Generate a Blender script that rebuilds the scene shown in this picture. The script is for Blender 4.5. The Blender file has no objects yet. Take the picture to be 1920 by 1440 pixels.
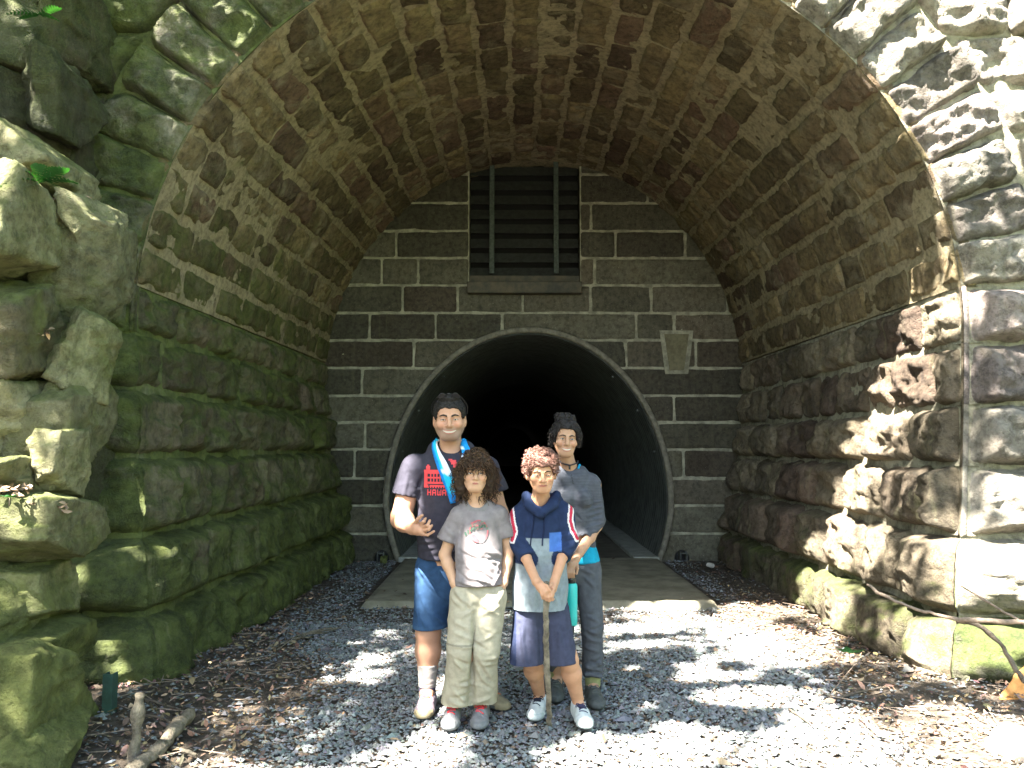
import bpy, math, random
import numpy as np
from mathutils import Vector, Matrix
from mathutils.bvhtree import BVHTree
S = bpy.context.scene
COL = S.collection
R = math.radians
rng = np.random.default_rng(7)
random.seed(7)

# ------------------------------------------------------------ camera, sky, sun, exposure
PITCH = R(4.38); F = 1540.0; CX = 953.0
cd = bpy.data.cameras.new('camera'); cam = bpy.data.objects.new('camera', cd); COL.objects.link(cam)
cd.sensor_width = 36; cd.lens = 36 * F / 1920; cd.clip_end = 400; cd.clip_start = .05
cam.location = (0, 0, 1.5); cam.rotation_euler = (R(90) + PITCH, 0, -math.atan((960 - CX) / F))
S.camera = cam
W = bpy.data.worlds.new("World"); S.world = W; W.use_nodes = True
SUNDIR = Vector((-.9, -1.0, 2.1)).normalized()        # towards the sun
sky = W.node_tree.nodes.new('ShaderNodeTexSky'); sky.sky_type = 'NISHITA'; sky.sun_disc = False
sky.sun_elevation = math.asin(SUNDIR.z); sky.sun_rotation = math.atan2(SUNDIR.x, SUNDIR.y)
sky.air_density = 1.2; sky.dust_density = 2.0
bg = W.node_tree.nodes['Background']; bg.inputs[1].default_value = .055
W.node_tree.links.new(sky.outputs[0], bg.inputs[0])
sl = bpy.data.lights.new('sun', 'SUN'); sl.energy = 5.0; sl.angle = R(.5); sl.color = (1, .94, .85)
so = bpy.data.objects.new('sun', sl); COL.objects.link(so)
so.rotation_euler = SUNDIR.to_track_quat('Z', 'Y').to_euler(); so.location = (-3, -6, 12)
S.view_settings.view_transform = 'Standard'; S.view_settings.look = 'None'
S.view_settings.gamma = 1; S.view_settings.use_curve_mapping = False
S.view_settings.exposure = 3.95
S.cycles.use_denoising = True
S.cycles.max_bounces = 10; S.cycles.diffuse_bounces = 5

# ------------------------------------------------------------ helpers
def at(px, py, Y):
    """a point Y metres ahead of the camera, read from the 1920 x 1440 photograph"""
    x = (px - CX) / F; v = (720 - py) / F
    t = Y / (math.cos(PITCH) - v * math.sin(PITCH))
    return np.array([x * t, Y, 1.5 + (math.sin(PITCH) + v * math.cos(PITCH)) * t])

def tag(o, label=None, cat=None, group=None, kind=None):
    if label: o['label'] = label
    if cat: o['category'] = cat
    if group: o['group'] = group
    if kind: o['kind'] = kind
    return o
def empty(name, loc=(0, 0, 0)):
    o = bpy.data.objects.new(name, None); o.location = loc; COL.objects.link(o); o.empty_display_size = .1
    return o
def link(name, me, mat=None, parent=None):
    o = bpy.data.objects.new(name, me); COL.objects.link(o)
    if mat is not None and not me.materials: me.materials.append(mat)
    if parent is not None:
        o.parent = parent; o.matrix_parent_inverse = Matrix.Translation(parent.location).inverted()
    return o
def npmesh(name, V, Fq, mat=None, parent=None, smooth=True, col=None, sharp=None):
    V = np.asarray(V, dtype=np.float32); Fq = np.asarray(Fq, dtype=np.int32)
    me = bpy.data.meshes.new(name); k = Fq.shape[1]
    me.vertices.add(len(V)); me.vertices.foreach_set('co', V.ravel())
    me.loops.add(Fq.size); me.loops.foreach_set('vertex_index', Fq.ravel())
    me.polygons.add(len(Fq)); me.polygons.foreach_set('loop_start', np.arange(0, Fq.size, k, dtype=np.int32))
    me.update(calc_edges=True)
    me.polygons.foreach_set('use_smooth', np.full(len(Fq), smooth, dtype=bool))
    if col is not None:
        a = me.color_attributes.new('Col', 'FLOAT_COLOR', 'POINT')
        c = np.ones((len(V), 4), dtype=np.float32); c[:, :3] = col
        a.data.foreach_set('color', c.ravel())
    return link(name, me, mat, parent)

def _h(ix, iy, iz, seed):
    n = (ix * 374761393 + iy * 668265263 + iz * 1274126177 + seed * 974711) & 0xffffffff
    n = ((n ^ (n >> 13)) * 1274126177) & 0xffffffff
    n = n ^ (n >> 16)
    return (n & 0xffff) / 65535.0
def vnoise(P, seed=0):
    P = np.asarray(P, dtype=np.float64)
    i = np.floor(P).astype(np.int64); f = P - i; f = f * f * (3 - 2 * f)
    x, y, z = i[..., 0], i[..., 1], i[..., 2]; fx, fy, fz = f[..., 0], f[..., 1], f[..., 2]
    def L(dz):
        a = _h(x, y, z + dz, seed) * (1 - fx) + _h(x + 1, y, z + dz, seed) * fx
        b = _h(x, y + 1, z + dz, seed) * (1 - fx) + _h(x + 1, y + 1, z + dz, seed) * fx
        return a * (1 - fy) + b * fy
    return (L(0) * (1 - fz) + L(1) * fz) * 2 - 1
def fbm(P, seed=0, oct=4, gain=.5):
    P = np.asarray(P, dtype=np.float64); s = 0; a = 1
    for k in range(oct):
        s = s + a * vnoise(P * (2.03 ** k) + 17.3 * k, seed + k); a *= gain
    return s
def ridged(P, seed=0, oct=4):
    P = np.asarray(P, dtype=np.float64); s = 0; a = 1
    for k in range(oct):
        s = s + a * (1 - 2 * np.abs(vnoise(P * (2.07 ** k) + 9.1 * k, seed + k))); a *= .5
    return s
def sstep(x, a=0, b=1):
    t = np.clip((x - a) / (b - a), 0, 1); return t * t * (3 - 2 * t)

# ---- node materials
class N:
    def __init__(s, name):
        s.m = bpy.data.materials.new(name); s.m.use_nodes = True; s.t = s.m.node_tree; s.n = s.t.nodes
        s.b = s.n['Principled BSDF']; s.out = s.n['Material Output']
    def add(s, ty, **kw):
        n = s.n.new(ty)
        for k, v in kw.items():
            if k.startswith('_'): setattr(n, k[1:], v)
            else: s.put(n, k, v)
        return n
    def put(s, n, k, v):
        k = int(k[1:]) if k[0] == 'i' and k[1:].isdigit() else k.replace('__', ' ')
        inp = n.inputs[k]
        if isinstance(v, bpy.types.NodeSocket): s.t.links.new(v, inp)
        else: inp.default_value = v
    def set(s, **kw):
        for k, v in kw.items(): s.put(s.b, k, v)
    def noise(s, vec, scale, detail=5, rough=.6, dist=0):
        n = s.add('ShaderNodeTexNoise', Scale=scale, Detail=detail, Roughness=rough, Distortion=dist)
        if vec is not None: s.t.links.new(vec, n.inputs['Vector'])
        return n.outputs['Fac']
    def math(s, op, a, b=0.0, c=None, clamp=False):
        n = s.add('ShaderNodeMath', _operation=op, _use_clamp=clamp, i0=a, i1=b)
        if c is not None: s.put(n, 'i2', c)
        return n.outputs[0]
    def rng(s, v, a, b, c=0., d=1.):
        n = s.add('ShaderNodeMapRange', _interpolation_type='SMOOTHSTEP', Value=v)
        for k, x in zip(('From Min', 'From Max', 'To Min', 'To Max'), (a, b, c, d)): s.put(n, k, x)
        return n.outputs[0]
    def mix(s, f, a, b, blend='MIX'):
        n = s.add('ShaderNodeMix', _data_type='RGBA', _blend_type=blend)
        s.put(n, 'i0', f); s.put(n, 'i6', a); s.put(n, 'i7', b)
        return n.outputs[2]
    def pos(s, scale=(1, 1, 1)):
        g = s.add('ShaderNodeNewGeometry')
        m = s.add('ShaderNodeMapping', _vector_type='POINT', Vector=g.outputs['Position'], Scale=scale)
        return m.outputs[0], g
    def bump(s, h, strength, dist=.01):
        n = s.add('ShaderNodeBump', Strength=strength, Distance=dist, Height=h)
        s.t.links.new(n.outputs[0], s.b.inputs['Normal'])

def c4(c): return (c[0], c[1], c[2], 1)

def stone_mat(name, c1, c2, c3, mossL=.0, mossR=.0, streak=0.0, effl=0.0, moss_col=((.030, .046, .010), (.125, .155, .038)), bstr=1.0, attr=False, dark=0.0, wet=.0, zfade=0.):
    m = N(name); p, g = m.pos()
    oi = m.add('ShaderNodeObjectInfo').outputs['Random']
    if attr: oi = m.add('ShaderNodeAttribute', _attribute_name='tone').outputs['Fac']
    n1 = m.noise(p, 2.6, 8, .62, .4); n2 = m.noise(p, 17, 6, .7); n3 = m.noise(p, 90, 3, .6)
    base = m.mix(m.rng(n1, .3, .7), c4(c1), c4(c2))
    base = m.mix(m.rng(m.math('ADD', oi, m.math('MULTIPLY', n1, .5)), .75, 1.25), base, c4(c3))
    base = m.mix(m.rng(n2, .40, .70), base, m.mix(.6, base, (.02, .018, .015, 1)))
    base = m.mix(m.rng(m.noise(p, 46, 4, .7), .60, .72, 0, .55), base, (.34, .32, .24, 1))
    base = m.mix(m.rng(m.noise(p, 1.3, 5, .6), .45, .65, 0, .45), base, m.mix(1.0, base, (.55, .50, .42, 1), 'MULTIPLY'))
    br = m.rng(m.math('FRACT', m.math('MULTIPLY', oi, 7.31)), 0, 1, .62, 1.3)
    base = m.mix(1.0, base, m.add('ShaderNodeCombineColor', i0=br, i1=br, i2=br).outputs[0], 'MULTIPLY')
    if effl > 0:
        n4 = m.noise(p, 1.6, 7, .7, .8)
        base = m.mix(m.math('MULTIPLY', m.rng(n4, .52, .68), effl), base, (.33, .29, .20, 1))
    # moss: where the wall stays wet (left side, ledges)
    xyz = m.add('ShaderNodeSeparateXYZ', i0=g.outputs['Position'])
    nz = m.add('ShaderNodeSeparateXYZ', i0=g.outputs['Normal']).outputs[2]
    left = m.rng(xyz.outputs[0], 1.2, -2.2, mossR, mossL)
    up = m.rng(nz, .1, .8, 0, .14)
    low = m.rng(xyz.outputs[2], 1.4, .1, -.03, .25)
    nm = m.noise(p, 1.9, 9, .68, .3); nm2 = m.noise(p, 8, 6, .7)
    mm = m.math('ADD', m.math('ADD', m.math('MULTIPLY', nm, .75), m.math('MULTIPLY', nm2, .3)), m.math('ADD', m.math('ADD', m.math('ADD', left, up), low), m.rng(xyz.outputs[2], 2.7, 4.8, 0, -zfade)))
    mask = m.rng(mm, .67, .96, 0, .92)
    mc = m.mix(m.rng(m.noise(p, 5.5, 8, .75), .35, .65), c4(moss_col[0]), c4(moss_col[1]))
    mc = m.mix(m.rng(n3, .4, .8, 0, .5), mc, (.14, .17, .05, 1))
    base = m.mix(mask, base, mc)
    if streak > 0:
        ps, _ = m.pos((9, 9, .55)); s1 = m.noise(ps, 1.0, 5, .65)
        base = m.mix(m.math('MULTIPLY', m.rng(s1, .56, .72), streak * .8), base, (.30, .29, .16, 1))
        s2 = m.noise(ps, 1.7, 4, .6)
        base = m.mix(m.math('MULTIPLY', m.rng(s2, .55, .75), streak), base, (.035, .032, .03, 1))
    if dark > 0:
        base = m.mix(dark, base, (.02, .018, .015, 1))
    m.set(Base__Color=base, Roughness=m.rng(n2, .3, .8, .72 - wet, .95 - wet)); m.b.inputs['Specular IOR Level'].default_value = .25
    rn = m.math('ABSOLUTE', m.math('SUBTRACT', m.noise(p, 7, 9, .72, .6), .5)); rn2 = m.math('ABSOLUTE', m.math('SUBTRACT', m.noise(p, 23, 6, .7, .4), .5))
    hb = m.math('ADD', m.math('ADD', m.noise(p, 30, 8, .72), m.math('MULTIPLY', n3, .3)), m.math('ADD', m.math('MULTIPLY', rn, -2.4), m.math('MULTIPLY', rn2, -1.0)))
    m.bump(hb, bstr, .035)
    return m.m

def simple(name, col, rough=.8, spec=.3, var=.25, scale=20, bump=.3, bd=.004, metal=0, col2=None, obj=0.):
    m = N(name); p, g = m.pos(); n = m.noise(p, scale, 6, .65)
    c = m.mix(m.rng(n, .3, .7), c4([x * (1 - var) for x in col]), c4(col2 or [min(1, x * (1 + var)) for x in col]))
    if obj:
        oi = m.add('ShaderNodeObjectInfo').outputs['Random']; b = m.rng(oi, 0, 1, 1 - obj, 1 + obj)
        c = m.mix(1.0, c, m.add('ShaderNodeCombineColor', i0=b, i1=b, i2=b).outputs[0], 'MULTIPLY')
    m.set(Base__Color=c, Roughness=rough, Metallic=metal); m.b.inputs['Specular IOR Level'].default_value = spec
    if bump: m.bump(m.noise(p, scale * 3, 6, .65), bump, bd)
    return m.m
def vcol_mat(name, rough=.85, spec=.2, bscale=300, bump=.15, sheen=0, sss=0, var=.12, vscale=30):
    m = N(name); p, g = m.pos()
    a = m.add('ShaderNodeAttribute', _attribute_name='Col').outputs['Color']
    n = m.noise(p, vscale, 5, .6); b = m.rng(n, .3, .7, 1 - var, 1 + var)
    c = m.mix(1.0, a, m.add('ShaderNodeCombineColor', i0=b, i1=b, i2=b).outputs[0], 'MULTIPLY')
    m.set(Base__Color=c, Roughness=rough); m.b.inputs['Specular IOR Level'].default_value = spec
    if sss:
        m.b.inputs['Subsurface Weight'].default_value = sss; m.b.inputs['Subsurface Radius'].default_value = (.012, .005, .003)
    if bump: m.bump(m.noise(p, bscale, 3, .6), bump, .002)
    return m.m

M = {}
M['front'] = stone_mat('mossy_sandstone', (.23, .20, .165), (.40, .37, .31), (.32, .265, .24), mossL=.40, mossR=.05, streak=.25, effl=.25)
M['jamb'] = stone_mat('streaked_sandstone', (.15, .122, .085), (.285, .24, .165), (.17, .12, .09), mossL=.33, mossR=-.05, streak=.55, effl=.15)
M['vault'] = stone_mat('vault_sandstone', (.16, .12, .068), (.315, .245, .13), (.17, .108, .075), mossL=.38, mossR=-.06, zfade=.34, streak=.15, effl=.7, moss_col=((.05, .06, .018), (.15, .165, .05)))
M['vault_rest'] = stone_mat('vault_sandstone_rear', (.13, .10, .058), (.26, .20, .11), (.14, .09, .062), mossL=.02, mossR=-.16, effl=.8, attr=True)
M['mortar'] = stone_mat('lime_mortar', (.26, .215, .135), (.39, .33, .21), (.30, .245, .155), mossL=.16, mossR=-.2, bstr=.5)
M['mortar_front'] = stone_mat('old_mortar', (.18, .165, .12), (.34, .32, .24), (.27, .25, .18), mossL=.46, mossR=-.02, bstr=.6)
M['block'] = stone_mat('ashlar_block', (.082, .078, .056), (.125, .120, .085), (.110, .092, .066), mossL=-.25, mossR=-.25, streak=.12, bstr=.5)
M['block_mortar'] = simple('ribbon_mortar', (.25, .245, .18), var=.4, scale=9)
M['cliff'] = stone_mat('mossy_cliff_rock', (.205, .195, .10), (.42, .41, .23), (.27, .235, .14), mossL=.24, mossR=.1, streak=.1, effl=.35, moss_col=((.06, .075, .018), (.20, .225, .065)))
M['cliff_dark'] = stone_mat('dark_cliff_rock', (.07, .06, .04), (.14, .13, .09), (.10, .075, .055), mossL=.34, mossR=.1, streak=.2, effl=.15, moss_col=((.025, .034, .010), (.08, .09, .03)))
M['soil'] = simple('forest_soil', (.075, .06, .045), var=.5, scale=14, bump=.9, bd=.02)
M['concrete'] = simple('worn_concrete', (.20, .185, .125), var=.3, scale=3.5, bump=.3, bd=.006, col2=(.27, .25, .18))
M['galv'] = simple('galvanised_steel', (.10, .108, .095), rough=.55, spec=.5, var=.35, scale=5, metal=.35, bump=.1)
M['rim'] = simple('rusty_rim', (.15, .14, .105), rough=.7, var=.35, scale=12, bump=.2)
M['iron'] = simple('dark_iron', (.035, .038, .034), rough=.6, var=.3, scale=15)
M['verdi'] = simple('weathered_steel_bar', (.05, .066, .055), rough=.6, var=.4, scale=25)
M['sill'] = simple('rusty_steel_sill', (.058, .060, .048), rough=.65, var=.3, scale=6, col2=(.10, .085, .055))
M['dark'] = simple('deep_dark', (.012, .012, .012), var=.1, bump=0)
M['wood'] = simple('dead_wood', (.17, .145, .105), var=.5, scale=18, bump=1.0, bd=.015)
M['bark'] = simple('tree_bark', (.10, .08, .06), var=.4, scale=12, bump=.9, bd=.02)
M['twig'] = simple('dry_twig', (.21, .16, .12), var=.3, scale=40, bump=.3)
M['orange'] = simple('split_orange_wood', (.50, .24, .08), var=.3, scale=12, bump=.5)
M['skin'] = vcol_mat('skin', rough=.55, spec=.35, sss=.12, bump=.05, var=.05)
M['cloth'] = vcol_mat('cloth', rough=.92, spec=.12)
M['knit'] = vcol_mat('knit', rough=.95, spec=.1, bscale=120, bump=.4)
M['hair'] = vcol_mat('hair', rough=.65, spec=.22, bscale=400, bump=.5, var=.35, vscale=90)
M['shoe'] = vcol_mat('shoe_material', rough=.7, spec=.3, bump=.2)
M['flat'] = vcol_mat('print_ink', rough=.9, spec=.1, bump=0, var=.05)
M['teal'] = simple('teal_plastic', (.02, .42, .40), rough=.35, spec=.5, var=.06, bump=0)
M['black'] = simple('black_plastic', (.015, .015, .016), rough=.35, spec=.5, var=.1, bump=0)
M['eye'] = simple('eye_white', (.62, .58, .52), rough=.3, spec=.5, var=.03, bump=0)
M['iris'] = simple('dark_iris', (.03, .018, .01), rough=.2, spec=.5, var=.03, bump=0)
M['brow'] = simple('eyebrow_hair', (.02, .014, .01), rough=.8, var=.1, bump=0)
M['lip'] = simple('lips', (.36, .13, .10), rough=.5, var=.08, bump=0)
M['lash'] = simple('eyelid_line', (.05, .025, .018), rough=.6, var=.08, bump=0)
M['teeth'] = simple('teeth', (.52, .47, .39), rough=.3, spec=.4, var=.03, bump=0)
M['green_post'] = simple('green_painted_steel', (.02, .055, .045), rough=.45, spec=.5, var=.25, scale=30)
M['whitestone'] = simple('pale_stone', (.5, .48, .42), var=.2, scale=12, bump=.6, bd=.01)

def leaf_mat(name, col, trans):
    m = N(name); oi = m.add('ShaderNodeAttribute', _attribute_name='Col').outputs['Color']
    c = m.mix(1.0, c4(col), oi, 'MULTIPLY')
    m.set(Base__Color=c, Roughness=.6); m.b.inputs['Specular IOR Level'].default_value = .3
    if trans:
        t = m.add('ShaderNodeBsdfTranslucent', Color=m.mix(1.0, c, (1.5, 1.9, .6, 1), 'MULTIPLY'))
        x = m.add('ShaderNodeMixShader', i0=trans, i1=m.b.outputs[0], i2=t.outputs[0]); m.t.links.new(x.outputs[0], m.out.inputs[0])
    return m.m
M['leaf'] = leaf_mat('green_leaf', (.06, .11, .025), .35)
M['fern'] = leaf_mat('fern_green', (.022, .075, .022), .25)
M['litter'] = leaf_mat('dead_leaf', (.24, .165, .105), .0)
M['gravel'] = leaf_mat('crushed_gravel', (.150, .160, .160), .0)

def grid_faces(nu, nv):
    i = np.arange(nu - 1)[:, None] * nv + np.arange(nv - 1)[None, :]
    i = i.ravel(); return np.stack([i, i + nv, i + nv + 1, i + 1], 1)

# ------------------------------------------------------------ the tunnel mouth: shape functions
YF, YB, Z0, ZS = 5.65, 11.08, 2.4, 2.62
def tt(Y): return (Y - YF) / (YB - YF)
def a_(Y): return 2.88 - .06 * tt(Y)
def b_(Y): return 2.80 + .25 * tt(Y)
def xc_(Y): return .29 + .065 * tt(Y)
def yf_(z): return YF - .30 * np.clip((Z0 - z) / Z0, 0, 1) ** 1.3
def hw_(Y, z):
    zz = np.clip((z - Z0) / b_(Y), 0, 1)
    return np.where(z > Z0, a_(Y) * np.sqrt(1 - zz ** 2), a_(Y) - .32 * np.clip((Z0 - z) / Z0, 0, 1) ** 1.3)

def s_vault(u, v):           # u = Y, v = angle
    P = np.stack([xc_(u) + a_(u) * np.cos(v), u, Z0 + b_(u) * np.sin(v)], -1)
    return P, np.stack([-np.cos(v), 0 * v, -np.sin(v)], -1)
def s_jamb(side):
    def f(u, v):             # u in 0..1 from the portal corner to the end wall, v = z
        Y = yf_(v) * (1 - u) + YB * u
        P = np.stack([xc_(Y) + side * hw_(Y, v), Y, v], -1)
        return P, np.stack([-side + 0 * v, 0 * v, 0 * v], -1)
    return f
def s_ring(u, v):            # u = distance out from the arch edge, v = angle
    P = np.stack([xc_(YF) + (a_(YF) + u) * np.cos(v), YF + 0 * u, Z0 + (b_(YF) + u) * np.sin(v)], -1)
    return P, np.stack([0 * v, 0 * v - 1, 0 * v], -1)

def stone(name, Sf, u0, u1, v0, v1, A, B, cell=.02, mat=None, parent=None, bulge=.05, edge=.05, rough=.01, facet=.02,
          gap=.02, gapv=None, seed=0, margin=None, mw=.045, wobs=1., depth=.12, base=.018, out=None, other=None, cseed=0):
    """one rock faced stone on a curved wall surface; A, B are its sides in metres; margin names a side kept flat (a drafted corner)"""
    r = np.random.default_rng(seed)
    nu = max(5, int(A / cell) + 1); nv = max(5, int(B / cell) + 1)
    us = np.linspace(0, 1, nu); vs = np.linspace(0, 1, nv)
    U, V = np.meshgrid(us, vs, indexing='ij')
    P, Nn = Sf(u0 + (u1 - u0) * U, v0 + (v1 - v0) * V)
    a = U * A; b = V * B
    q = P.reshape(-1, 3)
    wob = (fbm(q * 6 + seed, 3, 3) * .016 * wobs).reshape(U.shape)
    big = 9.0
    gv = (gapv or gap) / 2; eu0 = big + 0 * a if margin else a - gap / 2
    e = np.minimum(np.minimum(eu0, A - a - gap / 2), np.minimum(b, B - b) - gv)
    # rounded arris at the corners of a stone
    cu = np.minimum(eu0, A - a - gap / 2); cv = np.minimum(b, B - b) - gv
    rr = edge * 1.1
    dcor = rr - np.sqrt(np.clip(rr - cu, 0, None) ** 2 + np.clip(rr - cv, 0, None) ** 2)
    e = np.minimum(e, dcor) + wob
    prof = np.clip(e / edge, 0, 1); prof = 1 - (1 - prof) ** 2.2
    if margin == 'u0':
        prof = prof * sstep(a, mw, mw + edge * 1.3)
    # chiselled planes
    k = int(5 + A * B * 26); h = np.full(U.shape, 1e3)
    for _ in range(k):
        su, sv = r.uniform(0, A), r.uniform(0, B); gu, gv = r.normal(0, .55, 2)
        c = r.uniform(.35, 1.0)
        h = np.minimum(h, c * 1.0 + (gu * (a - su) + gv * (b - sv)) / max(min(A, B), .2) * 1.2)
    h = np.clip(h, -.6, 1)
    n = fbm(q * np.array([5, 5, 7]) + seed * .37, 11, 5, .55).reshape(U.shape)
    rd = ridged(q * np.array([3.2, 3.2, 6]) + seed * .11, 5, 4).reshape(U.shape)
    ledge = np.floor(((n * .6 + rd * .25) * 3.0)) / 3.0
    disp = -base + prof * (base + bulge + facet * h + rough * (1.3 * n + .9 * rd + 1.1 * ledge)) + np.minimum(e, 0) * .8 * (prof < 1e-6)
    if margin == 'u0':
        m = sstep(a, .0, .02)
        disp = np.where(a < mw + .005, np.maximum(disp, 0) * m, disp)
    N0 = Nn
    if margin == 'wrap':
        w = 1 - sstep(a, 0, .20); ev = np.clip((np.minimum(b, B - b) - .012) / .10, 0, 1); pz = 1 - (1 - ev) ** 2.2
        zc = P[..., 2]; dc = -base + pz * (base + .075 + .02 * vnoise(np.stack([zc * 9, 0 * zc, 0 * zc + cseed], -1), 3) + .012 * vnoise(np.stack([zc * 31, 0 * zc, 0 * zc + cseed], -1), 4))
        disp = disp * (1 - w) + dc * w
        Nn = Nn + w[..., None] * np.array(other); Nn = Nn / np.linalg.norm(Nn, axis=-1, keepdims=True)
    G = P + Nn * disp[..., None]
    Gp = np.pad(G, ((1, 1), (1, 1), (0, 0)), mode='edge')
    Np = np.pad(Nn, ((1, 1), (1, 1), (0, 0)), mode='edge')
    brd = np.ones(Gp.shape[:2], bool); brd[1:-1, 1:-1] = False
    if margin: brd[0, :] = False
    if margin == 'wrap': Np = np.pad(N0, ((1, 1), (1, 1), (0, 0)), mode='edge')
    Gp[brd] -= Np[brd] * depth
    Vv = Gp.reshape(-1, 3); Fq = grid_faces(nu + 2, nv + 2)
    # outward orientation
    i = Fq[len(Fq) // 2]; nn = np.cross(Vv[i[1]] - Vv[i[0]], Vv[i[3]] - Vv[i[0]])
    if nn @ Nn[nu // 2, nv // 2] < 0: Fq = Fq[:, ::-1]
    if out is not None:
        out.append((Vv, Fq, r.random())); return None
    return npmesh(name, Vv, Fq, mat, parent)

def sheet(name, Sf, u0, u1, v0, v1, nu, nv, mat, parent, off=-.006, amp=.006, seed=0):
    U, V = np.meshgrid(np.linspace(u0, u1, nu), np.linspace(v0, v1, nv), indexing='ij')
    P, Nn = Sf(U, V); d = off + amp * fbm(P.reshape(-1, 3) * 7, seed, 3).reshape(U.shape)
    G = P + Nn * d[..., None]
    return npmesh(name, G.reshape(-1, 3), grid_faces(nu, nv), mat, parent)

# ------------------------------------------------------------ vault
vault = empty('tunnel_vault', (.3, 8.3, 2.4))
tag(vault, 'brown stone barrel vault with wide pale mortar joints over the recess', 'vault')
TH0 = math.asin((ZS - Z0) / b_(YF)); NC = 28
dth = (math.pi - 2 * TH0) / NC
todo = []
for i in range(NC):
    y = YF; j = 0
    th0 = TH0 + i * dth; side_f = abs(i - NC / 2 + .5) / (NC / 2)
    first = random.choice([.40, .72])
    while y < YB - .05:
        L = first if j == 0 else random.uniform(.40, .80)
        y1 = min(y + L, YB)
        if YB - y1 < .22: y1 = YB
        todo.append((i, j, y, y1, th0, th0 + dth)); y = y1; j += 1
todo.sort(key=lambda s: s[2])
rest = []
for n, (i, j, y0, y1, t0, t1) in enumerate(todo):
    sd = 1000 + n
    smooth = random.random()
    stone('stone', s_vault, y0, y1, t0, t1, y1 - y0, .31, cell=.026, mat=M['vault'], parent=vault,
          bulge=random.uniform(.002, .022), edge=.022, rough=.005 + .009 * smooth, facet=random.uniform(.002, .020),
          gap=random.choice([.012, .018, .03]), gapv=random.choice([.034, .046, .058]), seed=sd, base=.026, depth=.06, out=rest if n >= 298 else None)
if rest:
    Vs, Fs, ts, o = [], [], [], 0
    for v, f, t in rest:
        Vs.append(v); Fs.append(f + o); o += len(v); ts.append(np.full(len(v), t))
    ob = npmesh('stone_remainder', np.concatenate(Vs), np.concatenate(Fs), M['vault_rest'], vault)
    at_ = ob.data.attributes.new('tone', 'FLOAT', 'POINT'); at_.data.foreach_set('value', np.concatenate(ts).astype(np.float32))
    tag(ob, kind='stuff')
sheet('mortar', s_vault, YF + .004, YB + .45, TH0, math.pi - TH0, 90, 150, M['mortar'], vault, off=-.002, amp=.010)

# ------------------------------------------------------------ jambs (side walls of the recess)
def jamb(side, zs, label, seed):
    w = empty('side_wall', (xc_(8.3) + side * 2.8, 8.3, 0)); tag(w, label, 'wall')
    r = random.Random(seed); Sf = s_jamb(side); Lt = 5.55
    for i in range(len(zs) - 1):
        z0, z1 = zs[i], zs[i + 1]
        u = 0; j = 0; big = i < 2
        while u < Lt - .02:
            L = (.62 if (i % 2) else .36) + r.uniform(-.04, .1) if j == 0 else r.uniform(.42, .85)
            u1 = min(u + L, Lt)
            if Lt - u1 < .3: u1 = Lt
            bl = (.12 if i < 2 else .085 if i < 4 else .035) * r.uniform(.75, 1.25)
            if j == 0: bl *= 1.1
            if i == len(zs) - 2: bl = .035
            near = u < 2.2
            stone('stone', Sf, u / Lt, u1 / Lt, z0, z1, u1 - u, z1 - z0, cell=.018 if near else .028, mat=M['jamb'], parent=w,
                  bulge=bl, edge=.075 if i < 4 else .05, rough=.019, facet=.06 if i < 5 else .025, gap=.03, seed=seed * 100 + i * 20 + j,
                  margin=None if j else ('wrap' if (i < 2 or (side < 0 and i < 5)) else 'u0'), base=.03, other=(0, -1, 0), cseed=i * 7 + side)
            u = u1; j += 1
    sheet('mortar', Sf, .004, 1.003, -.1, ZS, 60, 30, M['mortar_front'], w, off=-.012, amp=.01)
    return w
ZR = [-.06, .40, .91, 1.37, 1.79, 2.22, ZS]
ZL = [-.06, .42, .92, 1.44, 1.90, 2.30, ZS]
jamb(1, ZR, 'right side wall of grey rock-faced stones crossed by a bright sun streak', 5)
jamb(-1, ZL, 'left side wall of wet moss-green rock-faced stones in the shade', 6)

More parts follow.
